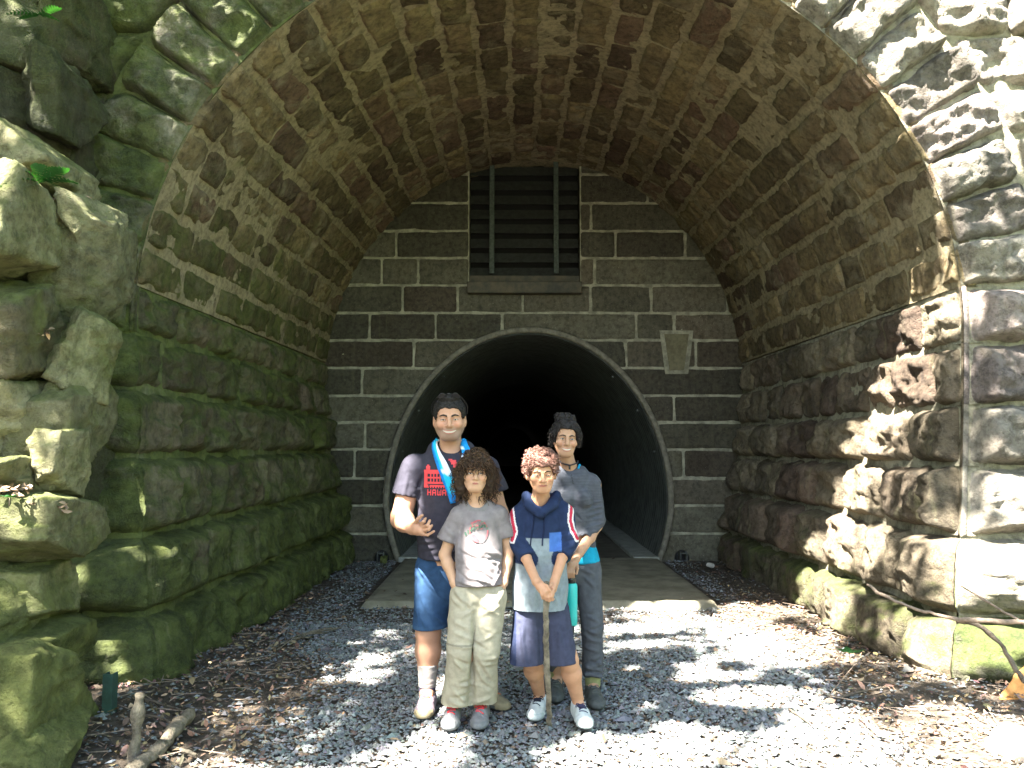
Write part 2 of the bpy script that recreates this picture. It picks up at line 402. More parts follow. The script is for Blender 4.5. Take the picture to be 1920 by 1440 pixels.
# ------------------------------------------------------------ front of the portal
front = empty('portal_front_wall', (.3, YF, 0)); tag(front, 'rock-faced stone portal wall framing the round arch, mossy left, sunlit right', 'wall')
for i in range(NC):
    th0 = TH0 + i * dth; L = .62 + random.uniform(-.06, .08)
    lft = i > NC / 2
    stone('voussoir', s_ring, 0, L, th0, th0 + dth, L, .34, cell=.017, mat=M['front'], parent=front, bulge=random.uniform(.05, .11),
          edge=.04, rough=.02, facet=.07, gap=.018, seed=3000 + i, margin='u0', mw=.010, base=.03)
def s_front(side, xl, x1):
    def f(u, v):
        X0 = xl(v) if callable(xl) else xl + 0 * v
        X = X0 + (x1 - X0) * u
        return np.stack([X, yf_(v), v], -1), np.stack([0 * v, 0 * v - 1, 0 * v], -1)
    return f
for side in (1, -1):
    zs = ZR if side > 0 else ZL
    for i in range(len(zs) - 1):
        z0, z1 = zs[i], zs[i + 1]; j = 0
        cor = lambda v: xc_(yf_(v)) + side * hw_(yf_(v), v)
        x = float(cor(np.array((z0 + z1) / 2)))
        xl = cor
        lim = 4.9 if side > 0 else -4.3
        while (lim - x) * side > .05:
            L = (.95 if not (i % 2) else .62) if j == 0 else random.uniform(.55, 1.0)
            x1 = x + side * L
            if (lim - x1) * side < .3: x1 = lim
            bl = (.30 if i < 2 else .13) * random.uniform(.8, 1.2)
            stone('stone', s_front(side, xl, x1), 0, 1, z0, z1, abs(x1 - x), z1 - z0, cell=.017, mat=M['front'], parent=front, bulge=bl,
                  edge=.20 if i < 2 else .08, rough=.021, facet=.075, gap=.022, seed=4000 + 300 * (side > 0) + i * 20 + j, margin=None if j else ('wrap' if (i < 2 or (side < 0 and i < 5)) else 'u0'), base=.03, other=(-side, 0, 0), cseed=i * 7 + side)
            x = x1; xl = x1; j += 1
    z = ZS; i = 0
    while z < 5.9:
        z1 = z + random.uniform(.33, .40)
        def ring(v, side=side):
            q = np.clip((v - Z0) / (b_(YF) + .64), 0, .9995)
            return xc_(YF) + side * (a_(YF) + .64) * np.sqrt(1 - q ** 2)
        x = float(ring(np.array((z + z1) / 2))); xl = ring; j = 0
        lim = 4.9 if side > 0 else -4.3
        while (lim - x) * side > .05:
            L = random.uniform(.45, .95); x1 = x + side * L
            if (lim - x1) * side < .3: x1 = lim
            # keep the far side beyond the curved near side
            if j == 0:
                far = max(side * float(ring(np.array(z))), side * float(ring(np.array(z1))))
                if side * x1 < far + .25: x1 = side * (far + .3)
            stone('stone', s_front(side, xl, x1), 0, 1, z, z1, abs(x1 - x), z1 - z, cell=.019, mat=M['front'], parent=front,
                  bulge=random.uniform(.05, .11), edge=.055, rough=.022, facet=.08, gap=.02, seed=5000 + 300 * (side > 0) + i * 20 + j, base=.03)
            x = x1; xl = x1; j += 1
        z = z1; i += 1
def s_front_back(side):
    def f(u, v):
        X0 = np.where(v > ZS, xc_(YF) + side * (a_(YF)) * np.sqrt(1 - np.clip((v - Z0) / b_(YF), 0, 1) ** 2), xc_(YF) + side * hw_(yf_(v), v))
        return np.stack([X0 + side * u, yf_(v), v], -1), np.stack([0 * v, 0 * v - 1, 0 * v], -1)
    return f
for side in (1, -1):
    sheet('mortar', s_front_back(side), .003, 4.6, -.1, 6.0, 40, 160, M['mortar_front'], front, off=-.014, amp=.008)

# ------------------------------------------------------------ end wall of ashlar with the steel culvert
end = empty('end_wall', (.3, YB, 0)); tag(end, 'flat dark ashlar wall with pale raised joints closing the vault', 'wall')
def zpx(py): return at(953, py, YB)[2]
def xpx(px, py): return at(px, py, YB)[0]
CXC, CZ, CA, CB = .275, .75, 1.90, 2.33
def chw(z):
    return np.where(z > CZ, CA * np.sqrt(np.clip(1 - ((z - CZ) / CB) ** 2, 0, 1)), CA - .17 * np.clip((CZ - z) / CZ, 0, 1.2) ** 1.6)
rows = [270, 327, 381, 433, 484, 535, 587, 638, 690, 742, 792, 843, 897, 948, 1001, 1056]
VL, VR = 560, 1440      # beyond the vault on both sides
WX0, WX1 = 880, 1087
J = {0: [[VL, WX0], [WX1, VR]], 1: [[VL, WX0], [WX1, 1214, VR]], 2: [[VL, 720, WX0], [WX1, 1108, VR]], 3: [[VL, 743, WX0], [WX1, 1154, 1285, VR]],
     4: [[VL, 716, 784, WX0], [WX1, 1115, VR]], 5: [[VL, 755, 858, 980, 1107, 1221, 1364, VR]], 6: [[VL, 693, 817, 942, 1193, 1264, VR]],
     7: [[VL, 776, None], [None, 1174, 1305, VR]], 8: [[VL, 679, None], [None, VR]], 9: [[VL, None], [None, 1264, VR]], 10: [[VL, 685, None], [None, VR]],
     11: [[VL, 665, None], [None, 1282, VR]], 12: [[VL, None], [None, VR]], 13: [[VL, None], [None, VR]], 14: [[VL, None], [None, VR]]}
sd = 7000
def block(xa, xb, z0, z1, crown=False):
    """xa, xb constants or functions of z; crown: the bottom edge follows the culvert"""
    global sd; sd += 1
    g = .013
    n = 18
    def f(u, v):
        if crown:
            X = xa + (xb - xa) * u
            q = np.clip(1 - ((X - CXC) / (CA + .03)) ** 2, 0, 1)
            zl = np.where(q > 0, CZ + (CB + .03) * np.sqrt(q), 0)
            lo = np.maximum(z0, zl); Z = lo + (z1 - lo) * v
        else:
            Z = z0 + (z1 - z0) * v
            X0 = xa(Z) if callable(xa) else xa; X1 = xb(Z) if callable(xb) else xb
            X = X0 + (X1 - X0) * u
        return np.stack([X, YB + 0 * X, Z], -1), np.stack([0 * X, 0 * X - 1, 0 * X], -1)
    m = (z0 + z1) / 2; A = abs((xb(m) if callable(xb) else xb) - (xa(m) if callable(xa) else xa))
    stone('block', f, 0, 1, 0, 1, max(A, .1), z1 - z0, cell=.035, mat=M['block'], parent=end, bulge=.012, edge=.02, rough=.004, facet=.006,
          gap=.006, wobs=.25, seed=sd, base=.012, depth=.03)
for k in range(len(rows) - 1):
    z1, z0 = zpx(rows[k]), zpx(rows[k + 1]); pm = (rows[k] + rows[k + 1]) / 2
    for seg in J[k]:
        for a, b in zip(seg[:-1], seg[1:]):
            xa = (lambda z: CXC + chw(z) + .03) if a is None else xpx(a, pm)
            xb = (lambda z: CXC - chw(z) - .03) if b is None else xpx(b, pm)
            block(xa, xb, z0, z1, crown=(k == 6))
# mortar bed behind the blocks, open at the culvert and the vent
WZ = zpx(553); WXa, WXb = xpx(880, 400), xpx(1087, 400)
Vm, Fm = [], []
zsamp = sorted(set(list(np.linspace(-.1, CZ + CB, 70)) + [WZ, 6.0]))
def strip(za, zb, fa, fb):
    i = len(Vm)
    for z in (za, zb):
        Vm.append((fa(z), YB + .002, z)); Vm.append((fb(z), YB + .002, z))
    Fm.append((i, i + 1, i + 3, i + 2))
for za, zb in zip(zsamp[:-1], zsamp[1:]):
    if zb <= CZ + CB + 1e-6:
        strip(za, zb, lambda z: -3.4, lambda z: CXC - float(chw(z))); strip(za, zb, lambda z: CXC + float(chw(z)), lambda z: 4.0)
    elif zb <= WZ + 1e-6: strip(za, zb, lambda z: -3.4, lambda z: 4.0)
    else:
        strip(za, zb, lambda z: -3.4, lambda z: WXa); strip(za, zb, lambda z: WXb, lambda z: 4.0)
npmesh('mortar', Vm, Fm, M['block_mortar'], end, smooth=False)

def box(name, lo, hi, mat, parent=None, bev=.0, seg=2):
    lo = np.array(lo, float); hi = np.array(hi, float)
    V = [(x, y, z) for x in (lo[0], hi[0]) for y in (lo[1], hi[1]) for z in (lo[2], hi[2])]
    Fq = [(0, 1, 3, 2), (4, 6, 7, 5), (0, 4, 5, 1), (2, 3, 7, 6), (0, 2, 6, 4), (1, 5, 7, 3)]
    o = npmesh(name, V, Fq, mat, parent, smooth=False)
    if bev:
        m = o.modifiers.new('bevel', 'BEVEL'); m.width = bev; m.segments = seg
    return o
def prism(name, pts, y0, y1, mat, parent=None, bev=0.):
    n = len(pts); V = [(x, y0, z) for x, z in pts] + [(x, y1, z) for x, z in pts]
    me = bpy.data.meshes.new(name)
    me.from_pydata(V, [], [list(range(n))[::-1], list(range(n, 2 * n))] + [(i, (i + 1) % n, n + (i + 1) % n, n + i) for i in range(n)])
    me.validate(); me.update(); o = link(name, me, mat, parent)
    if bev: m = o.modifiers.new('bevel', 'BEVEL'); m.width = bev; m.segments = 2
    return o
def tube(name, pts, rad, mat, parent=None, sides=8, noise=0., col=None, cap=True):
    pts = np.array(pts, float); n = len(pts); rad = np.broadcast_to(np.array(rad, float), (n,))
    T = np.gradient(pts, axis=0); T /= np.linalg.norm(T, axis=1)[:, None] + 1e-9
    ref = np.array([.13, .2, 1.]) if abs(T[0, 2]) < .9 else np.array([1., .1, .1])
    A = np.cross(T, ref); A /= np.linalg.norm(A, axis=1)[:, None]; B = np.cross(T, A)
    ang = np.linspace(0, 2 * math.pi, sides, endpoint=False)
    V = pts[:, None, :] + rad[:, None, None] * (A[:, None, :] * np.cos(ang)[None, :, None] + B[:, None, :] * np.sin(ang)[None, :, None])
    if noise: V = V + (fbm(V.reshape(-1, 3) * 14, 5, 3) * noise).reshape(n, sides, 1) * (V - pts[:, None, :]) / rad[:, None, None]
    V = V.reshape(-1, 3); Fq = []
    for i in range(n - 1):
        for j in range(sides):
            k = (j + 1) % sides; Fq.append((i * sides + j, i * sides + k, (i + 1) * sides + k, (i + 1) * sides + j))
    V = list(V) + [pts[0], pts[-1]]; a = len(V) - 2
    for j in range(sides):
        k = (j + 1) % sides; Fq.append((a, k, j, a)); Fq.append((a + 1, (n - 1) * sides + j, (n - 1) * sides + k, a + 1))
    me = bpy.data.meshes.new(name)
    me.from_pydata([tuple(map(float, v)) for v in V], [], [tuple(dict.fromkeys(f)) for f in Fq]); me.update()
    me.polygons.foreach_set('use_smooth', [True] * len(me.polygons))
    if col is not None:
        at2 = me.color_attributes.new('Col', 'FLOAT_COLOR', 'POINT'); c = np.ones((len(V), 4), np.float32); c[:, :3] = col; at2.data.foreach_set('color', c.ravel())
    return link(name, me, mat, parent)
def curve_pts(ctrl, n=24, jit=0., seed=0):
    c = np.array(ctrl, float); t = np.linspace(0, len(c) - 1, n); i = np.clip(t.astype(int), 0, len(c) - 2); f = t - i
    g = lambda k: c[np.clip(k, 0, len(c) - 1)]
    p0, p1, p2, p3 = g(i - 1), g(i), g(i + 1), g(i + 2); f = f[:, None]
    P = .5 * (2 * p1 + (p2 - p0) * f + (2 * p0 - 5 * p1 + 4 * p2 - p3) * f ** 2 + (3 * p1 - p0 - 3 * p2 + p3) * f ** 3)
    if jit: P = P + np.random.default_rng(seed).normal(0, jit, P.shape)
    return P

# keystone shaped plaque let into the wall
ks_o = [(1237, 619), (1301, 619), (1291, 701), (1248, 701)]; ks_i = [(1246, 626), (1292, 626), (1283, 694), (1256, 694)]
kp = [tuple(at(x, y, YB - .03)[[0, 2]]) for x, y in ks_o]; ki = [tuple(at(x, y, YB - .03)[[0, 2]]) for x, y in ks_i]
plq = empty('keystone_plaque', (kp[0][0], YB, kp[3][1])); tag(plq, 'keystone-shaped stone plaque with a pale mortar border right of the culvert', 'plaque')
prism('border', kp, YB - .022, YB - .001, M['block_mortar'], plq, .004)
prism('plate', ki, YB - .030, YB - .010, simple('plaque_stone', (.135, .125, .075), var=.25, scale=14), plq, .005)
# hollow rail stubs at the foot of the wall
for (px, lab) in ((716, 'pale channel bar in a dark hole left of the culvert foot'), (1279, 'pale channel bar in a dark hole right of the culvert foot')):
    c = at(px, 1043, YB - .03); e = empty('drain_channel', (c[0], c[1], c[2] - .05)); tag(e, lab, 'drain', 'channel bars at the culvert foot')
    an = np.linspace(0, math.pi, 12)
    prism('hole', [(c[0] + .10 * math.cos(t), c[2] - .09 + .17 * math.sin(t) ** .7) for t in an], YB - .028, YB + .02, M['dark'], e)  # solid near-black plate, the hole's shade put into its colour
    for dx in (-.045, .035): box('flange', (c[0] + dx, YB - .16, c[2] - .09), (c[0] + dx + .012, YB - .03, c[2] + .07), M['galv'], e)
    box('web', (c[0] - .033, YB - .155, c[2] + .045), (c[0] + .035, YB - .03, c[2] + .057), M['galv'], e)

# vent with louvres
wv0, wv1 = zpx(530), 5.75
vent = empty('louvred_vent', ((WXa + WXb) / 2, YB, wv0)); tag(vent, 'tall dark louvred vent opening under the crown of the vault', 'vent')
box('back_panel', (WXa - .05, YB + .34, wv0 - .1), (WXb + .05, YB + .36, wv1 + .1), M['dark'], vent)
box('head_panel', (WXa - .3, YB + .003, 5.47), (WXb + .3, YB + .42, 5.6), M['dark'], vent)
box('reveal', (WXa - .06, YB + .003, wv0 - .1), (WXa, YB + .345, wv1), M['block'], vent)
box('reveal', (WXb, YB + .003, wv0 - .1), (WXb + .06, YB + .345, wv1), M['block'], vent)
z = wv0 + .10
while z < 5.3:
    s = box('slat', (WXa + .004, YB + .10, z), (WXb - .004, YB + .125, z + .15), M['iron'], vent)
    for v in s.data.vertices:
        if v.co.z > z + .1: v.co.y += .10
    z += .205
for px in (922, 1043):
    x = xpx(px, 440); box('bar', (x - .034, YB + .03, zpx(511)), (x + .034, YB + .05, 5.6), M['verdi'], vent, .003)
box('bottom_rail', (WXa + .01, YB - .02, zpx(531)), (WXb - .01, YB + .12, zpx(517)), M['sill'], vent, .006)
box('sill_beam', (WXa - .02, YB - .16, zpx(553)), (WXb + .01, YB + .1, zpx(532)), M['sill'], vent, .01)

# steel culvert
cul = empty('steel_culvert', (CXC, YB, 0)); tag(cul, 'corrugated grey steel culvert tube leading into darkness', 'culvert')
def culvert_profile(n, grow=0.):
    zt = CZ + (CB + grow) * np.sin(np.linspace(0, math.pi / 2, n)); xs = (CA + grow) * np.cos(np.linspace(0, math.pi / 2, n))
    zl = np.linspace(-.12, CZ, 10)[:-1]; xl = chw(zl) + grow
    Z = np.concatenate([zl, zt]); X = np.concatenate([xl, xs])
    return np.concatenate([np.stack([-X, Z], 1), np.stack([X, Z], 1)[::-1][1:]])
prof = culvert_profile(34)
def ringrow(Y, g): q = culvert_profile(34, g); return np.stack([q[:, 0] + CXC, np.full(len(q), Y), q[:, 1]], 1)
ysr = np.concatenate([np.arange(YB - .06, YB + 9, .0375), np.linspace(YB + 9.1, YB + 55, 60)])
rowsV = [ringrow(y, -.045 + .022 * math.cos((y - YB) * 2 * math.pi / .15) * (1 if y < YB + 9 else 0)) for y in ysr]
npmesh('corrugated_liner', np.concatenate(rowsV), grid_faces(len(rowsV), len(rowsV[0]))[:, ::-1], M['galv'], cul)
rr = [ringrow(YB + .02, .035), ringrow(YB - .075, .035), ringrow(YB - .085, .02), ringrow(YB - .085, -.02), ringrow(YB - .078, -.035), ringrow(YB + .02, -.04)]
npmesh('rim', np.concatenate(rr), grid_faces(len(rr), len(rr[0]))[:, ::-1], M['rim'], cul)
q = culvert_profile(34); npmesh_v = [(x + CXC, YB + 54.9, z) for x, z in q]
me = bpy.data.meshes.new('added_end_cap'); me.from_pydata(npmesh_v, [], [list(range(len(q)))]); me.update(); link('added_end_cap', me, M['dark'], cul)  # added near-black cap, keeps the tube dark to its end
# bolts around the mouth
for k, ang in enumerate((18, 34, 50, 130, 146, 162)):
    t = R(ang); x = CXC + (CA - .09) * math.cos(t); z = CZ + (CB - .09) * math.sin(t)
    tube('bolt', [(x, YB + .10, z), (x - .03 * math.cos(t), YB + .10, z - .03 * math.sin(t))], .014, M['galv'], cul, 6)
# path inside the tube
box('culvert_floor', (CXC - 1.8, YB - .02, -.1), (CXC + 1.8, YB + 54, .012), simple('tunnel_floor', (.11, .10, .075), var=.3, scale=4), None); tag(bpy.data.objects['culvert_floor'], kind='structure')
for x0, x1, lab in ((CXC - 1.72, CXC - 1.38, 'pale curb strip on the left of the culvert floor'), (CXC + 1.38, CXC + 1.72, 'pale curb strip on the right of the culvert floor')):
    o = box('curb_strip', (x0, YB - .12, -.02), (x1, YB + 40, .055), simple('pale_curb', (.27, .28, .24), var=.2, scale=8), None, .008); tag(o, lab, 'curb', 'curb strips in the culvert')

# ------------------------------------------------------------ ground
def gz(x, y):
    p = np.stack([x, y, 0 * x], -1)
    edge = sstep(-x, 1.35, 3.2) * .10 * sstep(7.5 - y, 0, 2.5) + sstep(x, 1.9, 3.4) * .10 * sstep(7.0 - y, 0, 2.0)
    return .015 * fbm(p * 1.3, 21, 3) + edge - .012
nx, ny = 150, 190
U, V = np.meshgrid(np.linspace(-7, 7, nx), np.concatenate([np.linspace(-6, 3, 30), np.linspace(3.05, 11.2, ny - 30)]), indexing='ij')
Zg = gz(U, V) + .006 * fbm(np.stack([U * 9, V * 9, 0 * U], -1), 4, 3)
ground = npmesh('ground', np.stack([U, V, Zg - .012], -1).reshape(-1, 3), grid_faces(nx, ny), M['soil']); tag(ground, kind='structure')
fg = box('forest_floor', (-120, -120, -.6), (120, 120, -.25), M['soil']); tag(fg, kind='structure')
slab = empty('concrete_apron', (.3, 9.4, 0))
tag(slab, 'worn olive-grey concrete slab at the mouth of the culvert', 'slab')
sx0, sx1, sy0, sy1 = -1.43, 2.03, 7.88, YB - .09
U, V = np.meshgrid(np.linspace(sx0, sx1, 50), np.linspace(sy0, sy1, 46), indexing='ij')
ez = np.minimum(np.minimum(U - sx0, sx1 - U), V - sy0)
wv = .018 * fbm(np.stack([U * 2.2, V * 2.2, 0 * U], -1), 8, 3)
Zs = .035 + .005 * fbm(np.stack([U * 1.2, V * 1.2, 0 * U], -1), 9, 3) - .09 * (1 - sstep(ez, 0, .03))
Us = U + wv * (ez < .05); npmesh('slab_top', np.stack([Us, V + wv * (ez < .05), Zs], -1).reshape(-1, 3), grid_faces(50, 46), M['concrete'], slab)

# gravel: crushed stones as real pebbles
def on_slab(x, y): return (x > sx0 - .02) & (x < sx1 + .02) & (y > sy0 - .01)
def scatter(n, x0, x1, y0, y1, dens):
    x = rng.uniform(x0, x1, n); y = rng.uniform(y0, y1, n)
    k = rng.random(n) < dens(x, y); return x[k], y[k]
def gravel_density(x, y):
    n = fbm(np.stack([x * 1.1, y * 1.1, 0 * x], -1), 31, 3)
    gl = -1.05 - .85 * sstep(y, 4.8, 8.0) - .20 * n; gr = 2.0 + .25 * sstep(y, 5, 9) + .2 * n
    d = sstep(x, gl - .35, gl + .2) * sstep(-x, -gr - .25, -gr + .35)
    return np.where(on_slab(x, y) | (y > YB - .1), 0, np.clip(d, .10, 1))
x1, y1 = scatter(84000, -2.4, 3.0, 3.4, 7.2, gravel_density)
x2, y2 = scatter(26000, -2.4, 3.0, 7.2, 11.0, gravel_density)
gx = np.concatenate([x1, x2]); gy = np.concatenate([y1, y2]); n = len(gx)
octa = np.array([(1, 0, 0), (0, 1, 0), (-1, 0, 0), (0, -1, 0), (0, 0, 1), (0, 0, -1)], float)
of = np.array([(0, 1, 4), (1, 2, 4), (2, 3, 4), (3, 0, 4)])           # the underside is never seen
V = octa[None, :5, :] * (1 + rng.uniform(-.4, .4, (n, 5, 3))) + rng.uniform(-.25, .25, (n, 5, 3))
sz = rng.lognormal(-4.58, .40, n)
ang = rng.uniform(0, 6.28, n); c, s = np.cos(ang), np.sin(ang)
V = V * sz[:, None, None] * np.array([1.1, .8, .6])
Vr = np.stack([V[..., 0] * c[:, None] - V[..., 1] * s[:, None], V[..., 0] * s[:, None] + V[..., 1] * c[:, None], V[..., 2]], -1)
Vr[..., 0] += gx[:, None]; Vr[..., 1] += gy[:, None]; Vr[..., 2] += (gz(gx, gy) + .002 + sz * rng.uniform(-.1, .35, n))[:, None]
tone = np.clip(rng.lognormal(-.12, .26, n), .3, 2.2)[:, None] * (np.array([1, 1, 1]) + rng.normal(0, .05, (n, 3)))
brown = rng.random(n) < .06; tone[brown] *= np.array([.9, .6, .42])
Fg = (np.arange(n)[:, None, None] * 5 + of[None]).reshape(-1, 3)
gob = npmesh('gravel', Vr.reshape(-1, 3), Fg, M['gravel'], smooth=False, col=np.repeat(tone, 5, 0)); tag(gob, kind='stuff')

# dead leaves
def leaves_mesh(name, P, size, Nrm, cols, mat, curl=.35):
    n = len(P); yaw = rng.uniform(0, 6.28, n)
    Nrm = Nrm / np.linalg.norm(Nrm, axis=1)[:, None]
    T = np.stack([np.cos(yaw), np.sin(yaw), 0 * yaw], 1); T -= Nrm * (T * Nrm).sum(1)[:, None]; T /= np.linalg.norm(T, axis=1)[:, None] + 1e-9
    Bn = np.cross(Nrm, T)
    sh = np.array([(-1, 0, 0), (-.35, .42, 1), (.35, .36, 1), (1, 0, .2), (.3, -.38, 1), (-.4, -.42, 1)])
    cu = rng.uniform(-curl, curl, n)
    L = sh[None, :, 0, None] * T[:, None] + sh[None, :, 1, None] * (.6 + rng.uniform(0, .6, n))[:, None, None] * Bn[:, None] + (sh[None, :, 2] * cu[:, None])[..., None] * Nrm[:, None]
    V = P[:, None] + L * size[:, None, None]
    f = np.array([(0, 1, 5, 5), (1, 2, 4, 5), (2, 3, 4, 4)])
    tri = np.array([(0, 5, 1), (1, 5, 4), (1, 4, 2), (2, 4, 3)])
    Fa = (np.arange(n)[:, None, None] * 6 + tri[None]).reshape(-1, 3)
    return npmesh(name, V.reshape(-1, 3), Fa, mat, smooth=False, col=np.repeat(cols, 6, 0))
def leaf_density(x, y):
    return np.clip(1.0 - gravel_density(x, y) + .04, .03, 1) * np.where(on_slab(x, y), .1, 1) * np.where(y > 8.6, .25, 1)
lx, ly = scatter(30000, -3.2, 3.8, 3.3, 10.9, leaf_density); n = len(lx)
Pl = np.stack([lx, ly, gz(lx, ly) + rng.uniform(.004, .03, n) + .02 * on_slab(lx, ly)], 1)
cl = np.clip(rng.lognormal(-.35, .5, n), .15, 2.2)[:, None] * (np.array([1, 1, 1]) + rng.normal(0, .12, (n, 3)) * np.array([.5, 1, 1]))
tag(leaves_mesh('leaf_litter', Pl, np.clip(rng.lognormal(-4.15, .42, n), .006, .040), np.stack([rng.normal(0, .45, n), rng.normal(0, .45, n), np.ones(n)], 1), np.clip(cl, .05, 3), M['litter']), kind='stuff')
# fine twigs among the litter
tv, tf = [], []
lx, ly = scatter(1500, -2.9, 3.3, 3.5, 8.5, lambda x, y: leaf_density(x, y) ** 1.5)
for x, y in zip(lx, ly):
    L = random.uniform(.04, .20); a = random.uniform(0, 3.14); d = np.array([math.cos(a), math.sin(a), random.uniform(-.06, .12)]) * L; r = random.uniform(.0015, .004)
    p = np.array([x, y, float(gz(np.array(x), np.array(y))) + .018]); s = np.cross(d, (0, 0, 1)); s = s / np.linalg.norm(s) * r
    i = len(tv); tv += [p - s, p + s, p + (0, 0, r * 1.6), p + d - s * .5, p + d + s * .5, p + d + np.array((0, 0, r))]
    tf += [(i, i + 2, i + 5, i + 3), (i + 2, i + 1, i + 4, i + 5)]
tag(npmesh('fallen_twigs', tv, tf, M['twig']), kind='stuff')

# ------------------------------------------------------------ natural rock at the left
def rock(name, c, rad, mat, parent=None, seed=0, n=34, planes=24, noise=.06, rot=0., tilt=0., boxy=.75):
    r = np.random.default_rng(seed)
    th = np.linspace(0, math.pi, n); ph = np.linspace(0, 2 * math.pi, 2 * n)
    T, Ph = np.meshgrid(th, ph, indexing='ij')
    D = np.stack([np.sin(T) * np.cos(Ph), np.sin(T) * np.sin(Ph), np.cos(T)], -1)
    pn = r.normal(0, 1, (planes, 3)); pn /= np.linalg.norm(pn, axis=1)[:, None]
    bx = np.array([(1, 0, 0), (-1, 0, 0), (0, 1, 0), (0, -1, 0), (0, 0, 1), (0, 0, -1)], float) + r.normal(0, .10, (6, 3))
    pn = np.concatenate([pn, bx]); cc = np.concatenate([r.uniform(.70, 1.0, planes), np.full(6, boxy * 1.15)])
    rad0 = np.full(D.shape[:2], 9.); 
    for p_, c_ in zip(pn, cc):
        d = D @ p_; rad0 = np.minimum(rad0, np.where(d > .05, c_ / np.maximum(d, .05), 9.))
    rad0 = rad0 * .87
    G = D * rad0[..., None]; rad = np.array(rad, float)
    G = G * rad
    q = (G + np.array(c)).reshape(-1, 3)
    fb = fbm(q * 3.6, seed, 5, .5); dn = (fb * noise * .9 + ridged(q * np.array([5, 5, 11]), seed + 3, 5) * noise * .8 + np.floor(fb * 2.6 + q[:, 2] * 5) * 0 + (np.abs(((fb * .9 + q[:, 2] * 4.2) % 1) - .5) - .25) * noise * 1.1).reshape(T.shape)
    dn[0] = dn[0].mean(); dn[-1] = dn[-1].mean(); dn[:, -1] = dn[:, 0]
    G = G + D * dn[..., None]
    ca, sa = math.cos(rot), math.sin(rot); ct, st = math.cos(tilt), math.sin(tilt)
    Rm = np.array([[ca, -sa, 0], [sa, ca, 0], [0, 0, 1]]) @ np.array([[ct, 0, st], [0, 1, 0], [-st, 0, ct]])
    G = G @ Rm.T + np.array(c)
    G[:, -1] = G[:, 0]
    Fq = grid_faces(n, 2 * n)[:, ::-1]
    o = npmesh(name, G.reshape(-1, 3), Fq, mat, parent)
    return o
def prock(x0, y0, x1, y1, Y, thick, parent, name='rock', mat=None, seed=0, tilt=0., **k):
    a = at(x0, y1, Y); b = at(x1, y0, Y); c = (a + b) / 2; c[1] = Y + thick * .5
    return rock(name, c, ((b[0] - a[0]) / 2 * 1.0, thick * .62, (b[2] - a[2]) / 2 * 1.12), mat or M['cliff'], parent, seed, tilt=tilt, **k)
cliff = empty('rock_outcrop', (-2.9, 4.4, 0)); tag(cliff, 'natural stacked rock outcrop with moss at the left edge of the portal', 'rock')
CL = [(-220, -160, 70, 110, 4.75, 1.0, .05), (40, -140, 128, 90, 4.95, .7, .0), (-160, 85, 50, 230, 4.7, .8, -.1), (30, 70, 118, 232, 4.85, .7, .06), (-160, 205, 96, 330, 4.45, .7, .12), (-140, 315, 72, 512, 4.25, .8, -.05), (112, 362, 192, 470, 4.50, .45, .02),
      (30, 400, 188, 610, 4.5, .55, .05), (-120, 495, 62, 720, 4.15, .7, .1), (75, 560, 182, 740, 4.40, .45, .08), (20, 690, 140, 862, 4.28, .5, .06),
      (-130, 700, 58, 905, 4.2, .7, -.05), (28, 812, 122, 940, 4.22, .4, .1), (-120, 860, 48, 960, 4.05, .6, 0), (-160, 930, 118, 1075, 3.98, .7, .04),
      (-60, 1050, 78, 1205, 4.15, .6, -.08), (-150, 1090, 10, 1240, 3.95, .6, .1), (-90, 1190, 60, 1290, 4.05, .6, .1), (-110, 1215, 96, 1380, 3.82, .5, .12),
      (-90, 1372, 88, 1520, 3.68, .5, .05), (60, -120, 135, 160, 5.35, .5, .0), (70, 140, 140, 420, 5.25, .5, .0), (-300, -200, 60, 460, 5.0, 1.0, 0), (-340, 400, 60, 1300, 4.8, 1.1, 0), (40, 420, 150, 800, 5.2, .8, 0), (30, 780, 140, 1250, 5.1, .8, 0)]
for k, (x0, y0, x1, y1, Y, th, ti) in enumerate(CL):
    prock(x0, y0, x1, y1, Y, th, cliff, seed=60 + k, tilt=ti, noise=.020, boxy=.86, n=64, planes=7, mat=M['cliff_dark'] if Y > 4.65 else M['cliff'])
rockmass = rock('hillside', (-5.6, 4.6, 2.5), (2.0, 3.0, 4.4), M['cliff'], None, 99, noise=.2); tag(rockmass, kind='structure')

# leaves caught on ledges and roots
def ledge_leaves(px0, px1, py, Y, n, spread=.05):
    P = []
    for _ in range(n):
        p = at(random.uniform(px0, px1), py + random.uniform(-6, 12), Y + random.uniform(-.05, .25)); P.append(p)
    return P
LP = ledge_leaves(40, 130, 945, 4.05, 90) + ledge_leaves(0, 40, 322, 4.3, 60) + ledge_leaves(90, 165, 372, 4.6, 50) + ledge_leaves(40, 105, 622, 4.35, 50) + ledge_leaves(0, 60, 915, 4.0, 60)
LP = np.array(LP); n = len(LP)
tag(leaves_mesh('ledge_leaf_litter', LP, rng.uniform(.012, .035, n), rng.normal(0, .6, (n, 3)) + np.array([0, -.3, 1]), np.clip(rng.lognormal(0, .4, (n, 1)) * np.array([[1, 1, 1]]), .2, 2.5), M['litter']), kind='stuff')

